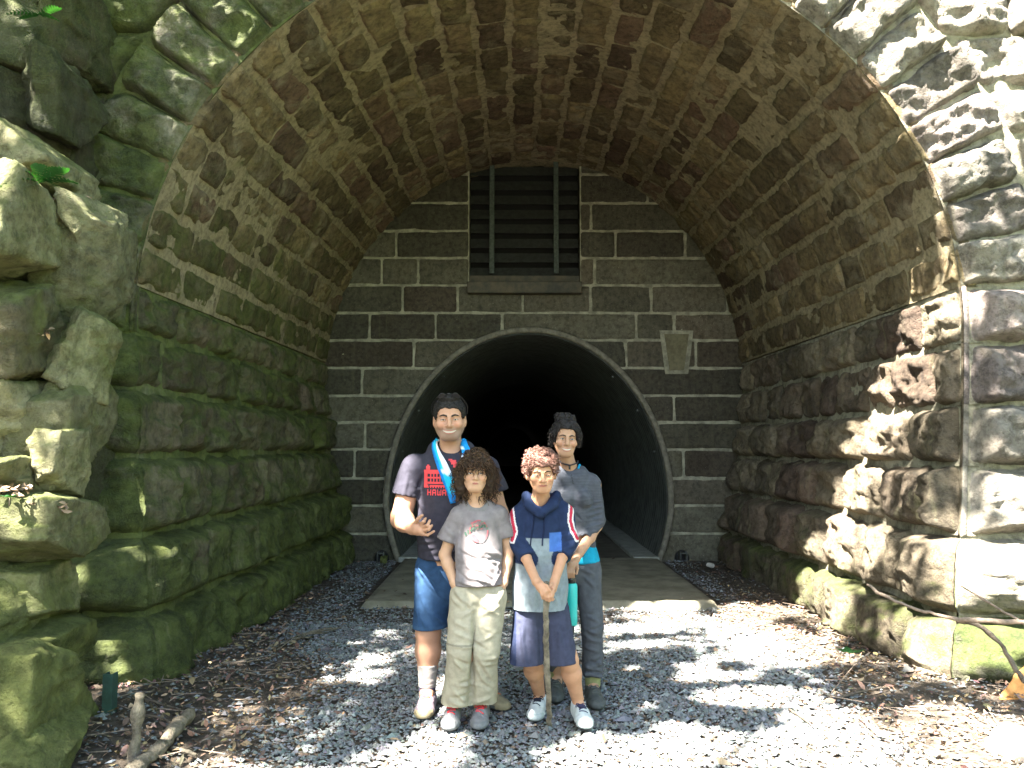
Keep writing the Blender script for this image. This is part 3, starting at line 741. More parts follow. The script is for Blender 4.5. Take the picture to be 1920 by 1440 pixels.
# ferns and small plants
def frond(P0, dirv, L, n=9, w=.035):
    V, Fc = [], []; P0 = np.array(P0); d = np.array(dirv, float); d /= np.linalg.norm(d)
    side = np.cross(d, (0, 0, 1)); side /= np.linalg.norm(side) + 1e-9
    for k in range(n):
        t = (k + .5) / n; c = P0 + d * L * t + np.array([0, 0, -.35 * L * t * t]); ww = w * math.sin(math.pi * min(1, t * .85 + .15)) + .004
        for s in (-1, 1):
            tip = c + side * s * ww + d * ww * .4 + np.array([0, 0, -.004]); i = len(V)
            V += [c - d * .35 * L / n, c + d * .35 * L / n, tip + d * .004, tip - d * .004]; Fc.append((i, i + 1, i + 2, i + 3))
    return V, Fc
def fern(loc, label, seed, size=.2, n=7):
    r = random.Random(seed); e = empty('fern', loc); tag(e, label, 'fern')
    for k in range(n):
        a = r.uniform(-2.8, .4); V, Fc = frond(loc, (math.cos(a), -abs(math.sin(a)) * .6, r.uniform(-.3, .9)), size * r.uniform(.5, 1.15), w=size * .22)
        npmesh('frond', V, Fc, M['fern'], e, smooth=False, col=np.tile(np.array([[1, 1, 1.]]) * r.uniform(.7, 1.4), (len(V), 1)))
fern(at(88, 342, 4.25), 'bright green fern growing from the ledge at upper left', 3, .20, 9)
fern(at(76, 30, 4.7), 'dim small fern hanging from the top left rock', 4, .16, 5)
def sprout(loc, label, seed, size=.07, n=5):
    r = random.Random(seed); e = empty('seedling', loc); tag(e, label, 'seedling')
    tube('stem', [loc, np.array(loc) + (0, 0, size * .8)], .003, M['twig'], e, 5)
    for k in range(n):
        a = k * 6.28 / n + r.uniform(-.3, .3); tip = np.array([math.cos(a), math.sin(a) * .8, .25]); side = np.cross(tip, (0, 0, 1)); side /= np.linalg.norm(side)
        b = np.array(loc) + (0, 0, size * .8)
        V = [b, b + tip * size * .4 + side * size * .35, b + tip * size * .7 + side * size * .2, b + tip * size, b + tip * size * .7 - side * size * .2, b + tip * size * .4 - side * size * .35]
        npmesh('leaf', V, [(0, 1, 2, 3), (0, 3, 4, 5)], M['fern'], e, smooth=False, col=np.tile(np.array([[1.0, 1.1, .9]]), (6, 1)))
g0 = at(1595, 1242, 5.55); g0[2] = .06; sprout(g0, 'tiny five-leaved green seedling at the foot of the right wall', 1, .10)
g1 = at(20, 948, 3.95); sprout(g1, 'small green seedling on the leafy ledge of the left rock', 2, .05)

# ------------------------------------------------------------ sticks, posts and loose stones
def ground_at(px, py):
    v = (720 - py) / F; dz = math.sin(PITCH) + v * math.cos(PITCH); t = -1.5 / dz
    return np.array([(px - CX) / F * t, (math.cos(PITCH) - v * math.sin(PITCH)) * t, 0.])
def up(p, h): return np.array([p[0], p[1], h + float(gz(np.array(p[0]), np.array(p[1])))])
def stick(name, pts, r0, r1, label, cat='stick', mat='twig', jit=.004, n=22, sides=7, grp=None):
    P = curve_pts(pts, n, jit, len(label)); o = tube(name, P, np.linspace(r0, r1, n), M[mat], None, sides, noise=r0 * .45)
    return tag(o, label, cat, grp)
a, b, c = ground_at(262, 1445), ground_at(310, 1405), ground_at(362, 1350)
stick('log', [up(ground_at(225, 1490), .035), up(a, .035), up(b, .04), up(c, .045)], .040, .026, 'grey broken log lying in the leaves at lower left', 'log', 'wood', .003, 30, 10)
p = ground_at(253, 1425)
e = tube('wooden_stake', curve_pts([up(p, -.05), up(p, .12) + (.004, 0, 0), up(p, .31) + (.014, .0, 0)], 14, .002), np.linspace(.030, .026, 14), M['wood'], None, 9, noise=.014)
tag(e, 'short weathered wooden stake standing in the leaves', 'stake')
p = ground_at(204, 1348)
post = empty('metal_post', p); tag(post, 'short dark green metal post at the foot of the left wall', 'post')
t0 = up(p, 0); pl = t0 + (.018, .0, .0); tp = at(207, 1262, p[1])
for dx in (-.028, .018): box('flange', (p[0] + dx, p[1] - .01, -.05), (p[0] + dx + .01, p[1] + .045, tp[2]), M['green_post'], post, .002)
box('web', (p[0] - .028, p[1] - .02, -.05), (p[0] + .028, p[1] - .009, tp[2]), M['green_post'], post, .002)
p = ground_at(160, 1352); tag(rock('stone_chunk', (p[0], p[1], .06), (.075, .05, .085), M['cliff'], None, 301, n=16, noise=.01), 'small angular grey stone beside the green post', 'stone')
p = ground_at(775 - 50, 1052)
for px, py, rx, sd_, lab in ((695, 1046, .09, 302, 'low brown stone at the left foot of the end wall'), (722, 1054, .07, 303, 'small pale stone beside the left drain channel')):
    p = ground_at(px, py); tag(rock('loose_stone', (p[0], p[1] - .1, .05), (rx, .08, .07), M['cliff'] if sd_ == 303 else M['block'], None, sd_, n=14, noise=.01), lab, 'stone')
p = ground_at(1333, 1066); tag(rock('white_pebble', (p[0], p[1], .04), (.055, .04, .035), M['whitestone'], None, 304, n=12, noise=.006), 'small white stone near the right foot of the end wall', 'stone')
p = ground_at(1905, 1425); tag(rock('pale_boulder', (p[0] + .06, p[1] + .02, .04), (.20, .15, .10), M['whitestone'], None, 305, n=24, noise=.02), 'pale stone at the lower right corner', 'stone')
p = ground_at(1905, 1325)
o = rock('split_wood', (p[0] + .05, p[1], .12), (.055, .05, .16), M['orange'], None, 306, n=22, planes=9, noise=.012, tilt=.75); tag(o, 'orange split piece of wood at the right edge', 'wood')
# branches in front of the right pier
stick('branch', [at(1628, 1098, 5.05), at(1680, 1128, 4.85), at(1740, 1148, 4.7), at(1800, 1162, 4.5), at(1880, 1166, 4.35), at(1990, 1172, 4.2)], .007, .014, 'long thin bare branch crossing the lower right boulder', 'branch', 'twig', .003, 34)
stick('branch', [at(1805, 1100, 4.9), at(1840, 1120, 4.7), at(1905, 1160, 4.4), at(1960, 1190, 4.3)], .004, .009, 'short upper branch slanting to the right edge', 'branch', 'twig', .002, 20)
stick('branch', [at(1795, 1165, 4.52), at(1840, 1175, 4.5), at(1880, 1210, 4.5), at(1912, 1262, 4.45), at(1935, 1290, 4.4)], .010, .014, 'dark curved branch hanging against the lower right boulder', 'branch', 'bark', .003, 22)
stick('twig', [up(ground_at(1560, 1300), .01), up(ground_at(1600, 1270), .05), up(ground_at(1632, 1262), .12)], .003, .005, 'thin pale twig leaning below the right wall', 'twig', 'twig', .002, 12)
stick('twig', [up(ground_at(1570, 1312), .02), up(ground_at(1620, 1306), .03), up(ground_at(1665, 1300), .02)], .009, .006, 'short bark-brown twig lying below the right wall', 'twig', 'bark', .002, 12)
stick('twig', [up(ground_at(1480, 1330), .015), up(ground_at(1510, 1350), .02), up(ground_at(1525, 1362), .015)], .006, .004, 'dark small twig on the gravel at right', 'twig', 'bark', .002, 12)
stick('twig', [up(ground_at(268, 1358), .02), up(ground_at(310, 1370), .05), up(ground_at(335, 1395), .02)], .008, .006, 'brown twig above the grey log', 'twig', 'bark', .002, 12)
stick('twig', [up(ground_at(270, 1330), .03), up(ground_at(340, 1345), .03)], .006, .004, 'thin straight twig behind the wooden stake', 'twig', 'bark', .002, 12)
stick('twig', [up(ground_at(325, 1405), .02), up(ground_at(368, 1420), .03)], .009, .007, 'short stub of wood right of the grey log', 'twig', 'wood', .002, 10)
STK = []
for k in range(7):
    a = ground_at(640 - k * 9, 1175 + k * 3 + random.uniform(-4, 4)); b = ground_at(555 - k * 6, 1200 + k * 4 + random.uniform(-8, 8))
    STK += [[up(a, .02), up((a + b) / 2, .05), up(b, .02)]]
stv = empty('dry_grass_bundle', STK[0][0]); tag(stv, 'bundle of straw-coloured dry stalks beside the left gravel edge', 'stalks')
for q in STK: tube('stalk', curve_pts(q, 8, .003), .005, M['wood'], stv, 5)

# added slopes beside the approach, out of view, for green bounce light
mg = simple('slope_bounce_green', (.07, .115, .03), var=.5, scale=2.0, bump=.8, bd=.05)
for sd_, x0 in ((-1, -4.6), (1, 5.6)):
    U, V = np.meshgrid(np.linspace(0, 9, 40), np.linspace(-26, 3.0 if sd_ > 0 else 2.0, 70), indexing='ij')
    n_ = fbm(np.stack([U * .6, V * .6, 0 * U + sd_], -1), 5, 4)
    G = np.stack([x0 + sd_ * (U + .25 * n_), V, U * .85 + .35 * n_ - .25], -1)
    tag(npmesh('green_bounce_slope', G.reshape(-1, 3), grid_faces(40, 70), mg), kind='structure')

# ------------------------------------------------------------ people: smooth bodies from blended volumes
class Vol:
    def __init__(s, lo, hi, h):
        s.lo = np.array(lo, float); s.h = h; s.n = np.ceil((np.array(hi) - s.lo) / h).astype(int) + 1
        s.ax = [s.lo[i] + h * np.arange(s.n[i]) for i in range(3)]
        s.D = np.full(s.n, 1.0, np.float32)
    def sub(s, lo, hi):
        a = np.clip(np.floor((np.array(lo) - s.lo) / s.h).astype(int), 0, s.n); b = np.clip(np.ceil((np.array(hi) - s.lo) / s.h).astype(int) + 1, 0, s.n)
        if (b <= a).any(): return None, None
        sl = tuple(slice(a[i], b[i]) for i in range(3))
        g = np.meshgrid(*[s.ax[i][sl[i]] for i in range(3)], indexing='ij', sparse=True)
        return sl, g
    def blend(s, sl, d, k):
        o = s.D[sl]
        if k <= 0: s.D[sl] = np.minimum(o, d); return
        h = np.clip(.5 + .5 * (o - d) / k, 0, 1); s.D[sl] = o + (d - o) * h - k * h * (1 - h)
    def cut(s, sl, d, k):              # remove the shape d
        o = -s.D[sl]
        if k <= 0: s.D[sl] = -np.minimum(o, d); return
        h = np.clip(.5 + .5 * (o - d) / k, 0, 1); s.D[sl] = -(o + (d - o) * h - k * h * (1 - h))
    def cone(s, a, b, ra, rb, k=.02, fl=(1, 1, 1), sub=False):
        a = np.array(a, float); b = np.array(b, float); w = np.array(fl, float); m = max(ra, rb) / w.min() + k + .012
        sl, g = s.sub(np.minimum(a, b) - m, np.maximum(a, b) + m)
        if sl is None: return
        ab = (b - a) * w; L2 = float(ab @ ab) + 1e-12
        p = [(g[i] - a[i]) * w[i] for i in range(3)]
        t = np.clip((p[0] * ab[0] + p[1] * ab[1] + p[2] * ab[2]) / L2, 0, 1)
        d = np.sqrt((p[0] - t * ab[0]) ** 2 + (p[1] - t * ab[1]) ** 2 + (p[2] - t * ab[2]) ** 2) - (ra + (rb - ra) * t)
        (s.cut if sub else s.blend)(sl, d.astype(np.float32), k)
    def ball(s, c, r, k=.02, sub=False, Rm=None):
        c = np.array(c, float); r = np.broadcast_to(np.array(r, float), (3,)); m = r.max() + k + .012
        sl, g = s.sub(c - m, c + m)
        if sl is None: return
        p = [g[i] - c[i] for i in range(3)]
        if Rm is not None: p = [p[0] * Rm[0, j] + p[1] * Rm[1, j] + p[2] * Rm[2, j] for j in range(3)]
        q = np.sqrt(sum((p[i] / r[i]) ** 2 for i in range(3))); q2 = np.sqrt(sum((p[i] / r[i] ** 2) ** 2 for i in range(3))) + 1e-9
        d = q * (q - 1) / q2
        (s.cut if sub else s.blend)(sl, np.nan_to_num(d, nan=-r.min()).astype(np.float32), k)
    def chain(s, pts, rad, k=.02, fl=(1, 1, 1)):
        for i in range(len(pts) - 1): s.cone(pts[i], pts[i + 1], rad[i], rad[i + 1], k, fl)
    def plane(s, p, nrm):              # keep the side the normal points away from
        nrm = np.array(nrm, float); nrm /= np.linalg.norm(nrm); g = np.meshgrid(*s.ax, indexing='ij', sparse=True)
        s.D = np.maximum(s.D, sum((g[i] - p[i]) * nrm[i] for i in range(3)).astype(np.float32))
    def extract(s):
        D = s.D; Sg = D < 0; nx, ny, nz = D.shape
        c = np.zeros((nx - 1, ny - 1, nz - 1), np.int8)
        for i in (0, 1):
            for j in (0, 1):
                for k in (0, 1): c += Sg[i:nx - 1 + i, j:ny - 1 + j, k:nz - 1 + k]
        act = (c > 0) & (c < 8); idx = np.argwhere(act); N_ = len(idx)
        vid = np.full(act.shape, -1, np.int32); vid[act] = np.arange(N_)
        cor = np.array([(i, j, k) for i in (0, 1) for j in (0, 1) for k in (0, 1)])
        val = np.stack([D[idx[:, 0] + a, idx[:, 1] + b, idx[:, 2] + e] for a, b, e in cor], 1)
        acc = np.zeros((N_, 3)); cnt = np.zeros(N_)
        for i in range(8):
            for j in range(i + 1, 8):
                if np.abs(cor[i] - cor[j]).sum() != 1: continue
                m = (val[:, i] < 0) != (val[:, j] < 0); t = val[m, i] / (val[m, i] - val[m, j])
                acc[m] += cor[i] + t[:, None] * (cor[j] - cor[i]); cnt[m] += 1
        V = s.lo + (idx + acc / cnt[:, None]) * s.h
        Q = []
        for ax in range(3):
            sl0 = [slice(None)] * 3; sl1 = [slice(None)] * 3; sl0[ax] = slice(0, -1); sl1[ax] = slice(1, None)
            A = Sg[tuple(sl0)]; B = Sg[tuple(sl1)]; e = np.argwhere(A != B)
            u, v = (ax + 1) % 3, (ax + 2) % 3
            ok = (e[:, u] > 0) & (e[:, v] > 0) & (e[:, u] < D.shape[u] - 1) & (e[:, v] < D.shape[v] - 1); e = e[ok]
            def cell(du, dv):
                q = e.copy(); q[:, u] -= du; q[:, v] -= dv; return vid[q[:, 0], q[:, 1], q[:, 2]]
            f = np.stack([cell(0, 0), cell(1, 0), cell(1, 1), cell(0, 1)], 1)
            inside = A[e[:, 0], e[:, 1], e[:, 2]]
            f[~inside] = f[~inside][:, ::-1]
            Q.append(f)
        Fq = np.concatenate(Q); Fq = Fq[(Fq >= 0).all(1)]
        return V, Fq
def vnormals(V, Fq):
    a, b, c, d = (V[Fq[:, i]] for i in range(4)); fn = np.cross(c - a, d - b); Nn = np.zeros_like(V)
    for i in range(4): np.add.at(Nn, Fq[:, i], fn)
    return Nn / (np.linalg.norm(Nn, axis=1)[:, None] + 1e-12)
def smoothv(V, Fq, it=2, lam=.5):
    for _ in range(it):
        acc = np.zeros_like(V); cn = np.zeros(len(V))
        for i in range(4):
            j = (i + 1) % 4
            np.add.at(acc, Fq[:, i], V[Fq[:, j]]); np.add.at(acc, Fq[:, j], V[Fq[:, i]]); np.add.at(cn, Fq[:, i], 1); np.add.at(cn, Fq[:, j], 1)
        V = V + lam * (acc / cn[:, None] - V)
    return V
def finish(name, vol, mat, parent, colf, wr=0., wf=(7, 7, 10), seed=0, sm=1, extra=None):
    V, Fq = vol.extract(); V = smoothv(V, Fq, sm)
    if wr:
        Nn = vnormals(V, Fq); q = V * np.array(wf); w = V + .05 * np.stack([vnoise(V * 5, seed + 7), vnoise(V * 5 + 9, seed + 8), vnoise(V * 5 + 5, seed + 9)], 1)
        q = w * np.array(wf)
        f = (1 - 2 * np.abs(vnoise(q, seed))) * .6 + (1 - 2 * np.abs(vnoise(q * 1.9 + 3, seed + 1))) * .35 + .3 * vnoise(q * .5, seed + 4)
        V = V + Nn * (wr * f)[:, None]
    if extra is not None: V = extra(V, vnormals(V, Fq))
    Nn = vnormals(V, Fq); o = npmesh(name, V, Fq, mat, parent, col=colf(V, Nn))
    return o, BVHTree.FromPolygons([tuple(v) for v in V.tolist()], Fq.tolist())

def seg2(V, a, b):
    p = V[:, [0, 2]]; a = np.array(a)[[0, 2]]; b = np.array(b)[[0, 2]]; ab = b - a; t = np.clip(((p - a) @ ab) / (ab @ ab + 1e-9), 0, 1)
    return np.linalg.norm(p - a - t[:, None] * ab, axis=1), t
def folds(cv, lines, amp=.010, w=.011):
    """creases pressed into cloth: each line (x0, y0, x1, y1[, sign])"""
    def f(V, Nn):
        fr = np.clip(-Nn[:, 1] * 1.5, 0, 1)
        for L in lines:
            d, t = seg2(V, cv(L[0], L[1]), cv(L[2], L[3])); s_ = L[4] if len(L) > 4 else 1
            env = np.sin(math.pi * np.clip(t, .08, .92)) ** .6
            V = V + Nn * (s_ * amp * env * fr * (np.exp(-(d / w) ** 2) - .45 * np.exp(-(d / (w * 2.2)) ** 2)))[:, None]
        return V
    return f
def rand_folds(n, x0, y0, x1, y1, L, ang, seed, spread=25):
    r = random.Random(seed); o = []
    for _ in range(n):
        a = R(ang + r.uniform(-spread, spread)); l = r.uniform(.5, 1.2) * L; x, y = r.uniform(x0, x1), r.uniform(y0, y1); o.append((x - l / 2 * math.cos(a), y - l / 2 * math.sin(a), x + l / 2 * math.cos(a), y + l / 2 * math.sin(a), r.choice([1, 1, -1])))
    return o
def rotm(yaw, pitch, roll):      # yaw about z, pitch about x (nod), roll about y (tilt)
    return np.array(Matrix.Rotation(yaw, 3, 'Z') @ Matrix.Rotation(roll, 3, 'Y') @ Matrix.Rotation(pitch, 3, 'X'))
class Head:
    def __init__(s, c, sc, Rm, wide=1.0): s.c = np.array(c, float); s.s = sc; s.R = Rm; s.w = wide
    def P(s, x, y, z): return s.c + s.R @ (np.array([x * s.w, y, z]) * s.s)
    def build(s, v, jaw=1., smile=0.):
        b = lambda x, y, z, r, k=.015, sub=False: v.ball(s.P(x, y, z), np.array(r) * s.s * np.array([s.w, 1, 1]), k * s.s, sub, s.R)
        c = lambda a, e, ra, rb, k=.01, sub=False: v.cone(s.P(*a), s.P(*e), ra * s.s, rb * s.s, k * s.s, (1, 1, 1), sub)
        b(0, .018, .038, (.074, .094, .088), .02); b(0, -.02, .045, (.066, .068, .062), .02)
        b(0, -.022, -.035, (.058 * jaw, .062, .062), .03); b(0, -.052, -.078, (.034 * jaw, .034, .030), .03)
        for sx in (-1, 1):
            c((sx * .052 * jaw, .012, -.03), (sx * .026 * jaw, -.058, -.084), .020, .018, .03)
            b(sx * .040, -.060, -.018, (.026, .024, .024), .02)
            b(sx * .030, -.095, .004, (.020, .016, .0125), .010, True)
            c((sx * .014, -.086, .023), (sx * .044, -.073, .024), .0085, .006, .012)
            b(sx * .0305, -.0765, .003, (.0140, .0130, .0105), .004)
            b(sx * .0775, .012, -.008, (.0085, .018, .031), .006); b(sx * .083, .004, -.004, (.006, .010, .016), .004, True)
        c((0, -.084, .020), (0, -.104, -.024), .0075, .0115, .010)
        b(0, -.102, -.028, (.011, .012, .009), .008)
        for sx in (-1, 1): b(sx * .0125, -.093, -.030, (.0085, .0105, .0075), .006); b(sx * .007, -.103, -.0385, (.004, .006, .003), .002, True)
        b(0, -.076, -.052, (.028, .018, .017), .014)
        if smile:
            for sx in (-1, 1):
                b(sx * .041, -.068, -.024, (.021, .019, .017), .014)
                c((sx * .019, -.104, -.030), (sx * .036, -.094, -.056), .0042, .0042, .008, True)
    def face(s, body, bvh, parent, smile=0., eyes='open', brow=.0045, lipcol=None, teeth=False, mouthw=.024):
        def proj(x, z, off):
            o = Vector(s.P(x, -.25, z)); d = Vector(s.R @ np.array([0, 1., 0])); h = bvh.ray_cast(o, d)
            p = h[0] if h[0] is not None else o + d * .16 * s.s
            return p - d * off * s.s
        def strip(name, pts, wid, off, mat, n=14, bulge=0.):
            P = curve_pts([(x, 0, z) for x, z in pts], n); w = np.interp(np.linspace(0, 1, n), np.linspace(0, 1, len(wid)), wid); V = []
            for i in range(n):
                for q in (-1, -.5, 0, .5, 1): V.append(tuple(proj(P[i, 0], P[i, 2] + q * w[i], off + bulge * (1 - q * q))))
            return npmesh(name, V, grid_faces(n, 5)[:, ::-1], mat, parent)
        for sx in (-1, 1):
            if brow: strip('eyebrow', [(sx * .011, .0215), (sx * .030, .0275), (sx * .049, .0215)], [brow, brow * .95, brow * .4], .0012, M['brow'])
            if eyes == 'open':
                strip('eye_white', [(sx * .0185, .002), (sx * .030, .0035), (sx * .0425, .003)], [.0010, .0038, .0010], .0008, M['eye'])
                strip('iris', [(sx * .0248, .0038), (sx * .030, .0038), (sx * .0352, .0038)], [.0022, .0044, .0022], .0014, M['iris'], 8)
                strip('eyelid', [(sx * .0165, .003), (sx * .030, .0088), (sx * .045, .0035)], [.0012, .0024, .0013], .0016, M['lash'])
            elif eyes == 'narrow':
                strip('eye_white', [(sx * .0185, .002), (sx * .030, .0025), (sx * .0425, .002)], [.0008, .0028, .0008], .0008, M['eye'])
                strip('iris', [(sx * .0258, .0025), (sx * .030, .0025), (sx * .0342, .0025)], [.0012, .0028, .0012], .0014, M['iris'], 8)
                strip('eyelid', [(sx * .0165, .002), (sx * .030, .0066), (sx * .045, .0025)], [.0009, .0018, .0010], .0016, M['lash'])
            else: strip('eyelid', [(sx * .0165, .003), (sx * .030, .0005), (sx * .046, .002)], [.0009, .0019, .0010], .0012, M['lash'])
        k = smile; mw = mouthw + .006 * k; zc = -.0565
        up_ = [(-mw, zc + .006 * k), (-mw * .5, zc + .001), (0, zc), (mw * .5, zc + .001), (mw, zc + .006 * k)]
        if teeth:
            strip('teeth', [(x, z - .0035) for x, z in up_], [.0008, .0048, .0055, .0048, .0008], .0012, M['teeth'])
            strip('upper_lip', [(x, z + .0028) for x, z in up_], [.0008, .0018, .0022, .0018, .0008], .0018, M['lip'], bulge=.0012)
            strip('lower_lip', [(x * .92, z - .0098 - .002 * (1 - abs(x) / mw)) for x, z in up_], [.0008, .0025, .0032, .0025, .0008], .0018, M['lip'], bulge=.0016)
        else:
            strip('upper_lip', [(x, z + .0022) for x, z in up_], [.0006, .0024, .0027, .0024, .0006], .0012, M['lip'], bulge=.0012)
            strip('lower_lip', [(x * .9, z - .0038) for x, z in up_], [.0006, .0030, .0036, .0030, .0006], .0012, M['lip'], bulge=.0018)
            strip('lip_line', up_, [.0005, .0008, .0008, .0008, .0005], .0034, M['lash'])

def hairline(x, y, front=.070, side=.0, back=-.05):
    z = np.interp(y, [-.10, -.065, -.045, -.018, .0, .03, .10], [front, front - .006, front * .5, side - .012, side + .020, (side + back) * .5, back])
    return z + np.where(y < -.04, -.9 * np.clip(np.abs(x) - .045, 0, 1), 0)
def hair_shell(hd, vol_h, parent, col, thick=.008, rough=.004, front=.070, side=0., back=-.05, seed=0, extra=None, freq=60, hcol2=None, cut=True):
    lo = hd.c - .2; hi = hd.c + .22; v = Vol(lo, hi, vol_h)
    v.ball(hd.P(0, .018, .038), np.array([.074 * hd.w, .094, .088]) * hd.s + thick * hd.s, 0, False, hd.R)
    v.ball(hd.P(0, -.02, .045), np.array([.066 * hd.w, .068, .062]) * hd.s + thick * hd.s * 1.0, .02 * hd.s, False, hd.R)
    if cut:
        g = np.meshgrid(*v.ax, indexing='ij'); q = np.stack([g[i] - hd.c[i] for i in range(3)], -1) @ hd.R / hd.s; q[..., 0] /= hd.w
        hl = hairline(q[..., 0], q[..., 1], front, side, back) + .004 * vnoise(q * 90, 3)
        v.D = np.maximum(v.D, ((hl - q[..., 2]) * hd.s * .8).astype(np.float32))
    if extra: extra(v)
    def ex(V, Nn):
        q = (V - hd.c) @ hd.R / hd.s
        f = ridged(q * np.array([freq, freq, freq * .5]), seed, 3); return V + Nn * (rough * hd.s * f)[:, None]
    c = np.array(col)
    return finish('hair', v, M['hair'], parent, lambda V, Nn: c * np.ones((len(V), 1)) * (1 + .35 * vnoise(V * 160, 4))[:, None], extra=ex)
def curls(hd, parent, n, col, col2, L=(.03, .06), rad=.0024, cr=.006, region=None, grav=.5, seed=0, pitch=5., outw=.5, shell=None, shell_front=False):
    r = np.random.default_rng(seed); V, Fc, Cc = [], [], []; m = 0; sides = 4; rad = rad * .8
    while m < n:
        d = r.normal(0, 1, 3); d /= np.linalg.norm(d); p = np.array([0, .018, .038]) + d * np.array([.078, .099, .093])
        if not region(p, d): continue
        l = r.uniform(*L); K = 20; t = np.linspace(0, 1, K)
        if shell is not None:
            o_ = hd.P(0, .018, .03); dw = hd.R @ (p - np.array([0, .018, .03])); dw /= np.linalg.norm(dw)
            hit = shell.ray_cast(Vector(o_ + dw * .35), Vector(-dw))
            if hit[0] is None: continue
            p = hd.R.T @ (np.array(hit[0]) - hd.c) / hd.s; p[0] /= hd.w; d = hd.R.T @ np.array(hit[1]); p = p - d * .002
            if p[1] < .006 and p[2] < .035 and abs(p[0]) < .085 and shell_front: continue
        m += 1
        lat = r.normal(0, .35, 3); out = d * outw + lat * .5
        c = p[None] + (out[None] * (t * (1.2 - .5 * t))[:, None] + np.array([0, 0, -grav]) * (t ** 1.5)[:, None]) * l
        nrm = (c - np.array([0, .018, .02])); rr_ = np.sqrt((nrm / np.array([.076, .096, .10])) ** 2 @ np.ones(3)); push = np.clip(1.0 / np.maximum(rr_, 1e-3), 1, 9) if shell is None else np.ones(K); c = np.array([0, .018, .02]) + nrm * push[:, None]
        ph = r.uniform(0, 6.28); w = np.minimum(t * 4, 1) * cr * r.uniform(.6, 1.3); pc = pitch * r.uniform(.7, 1.3) * l / .05
        c = c + np.stack([np.cos(ph + t * pc * 2), np.sin(ph + t * pc * 2), .6 * np.sin(ph * 2 + t * pc * 2.3)], 1) * w[:, None]
        c = hd.c + (c * np.array([hd.w, 1, 1])) @ hd.R.T * hd.s
        T = np.gradient(c, axis=0); T /= np.linalg.norm(T, axis=1)[:, None]; A = np.cross(T, (.3, .5, .81)); A /= np.linalg.norm(A, axis=1)[:, None] + 1e-9; B = np.cross(T, A)
        R_ = rad * hd.s * (1 - .6 * t ** 2) * r.uniform(.7, 1.4); a = np.linspace(0, 6.28, sides, endpoint=False)
        v = c[:, None] + R_[:, None, None] * (A[:, None] * np.cos(a)[None, :, None] + B[:, None] * np.sin(a)[None, :, None])
        base = len(V) * K * sides; V.append(v.reshape(-1, 3))
        i = (np.arange(K - 1)[:, None] * sides + np.arange(sides)[None]); j = (np.arange(K - 1)[:, None] * sides + (np.arange(sides)[None] + 1) % sides)
        Fc.append(np.stack([i, j, j + sides, i + sides], -1).reshape(-1, 4) + base)
        f = r.random(); Cc.append(np.tile((np.array(col) * (1 - f) + np.array(col2) * f) * r.uniform(.7, 1.3), (K * sides, 1)))
    return npmesh('curls', np.concatenate(V), np.concatenate(Fc), M['hair'], parent, col=np.concatenate(Cc))

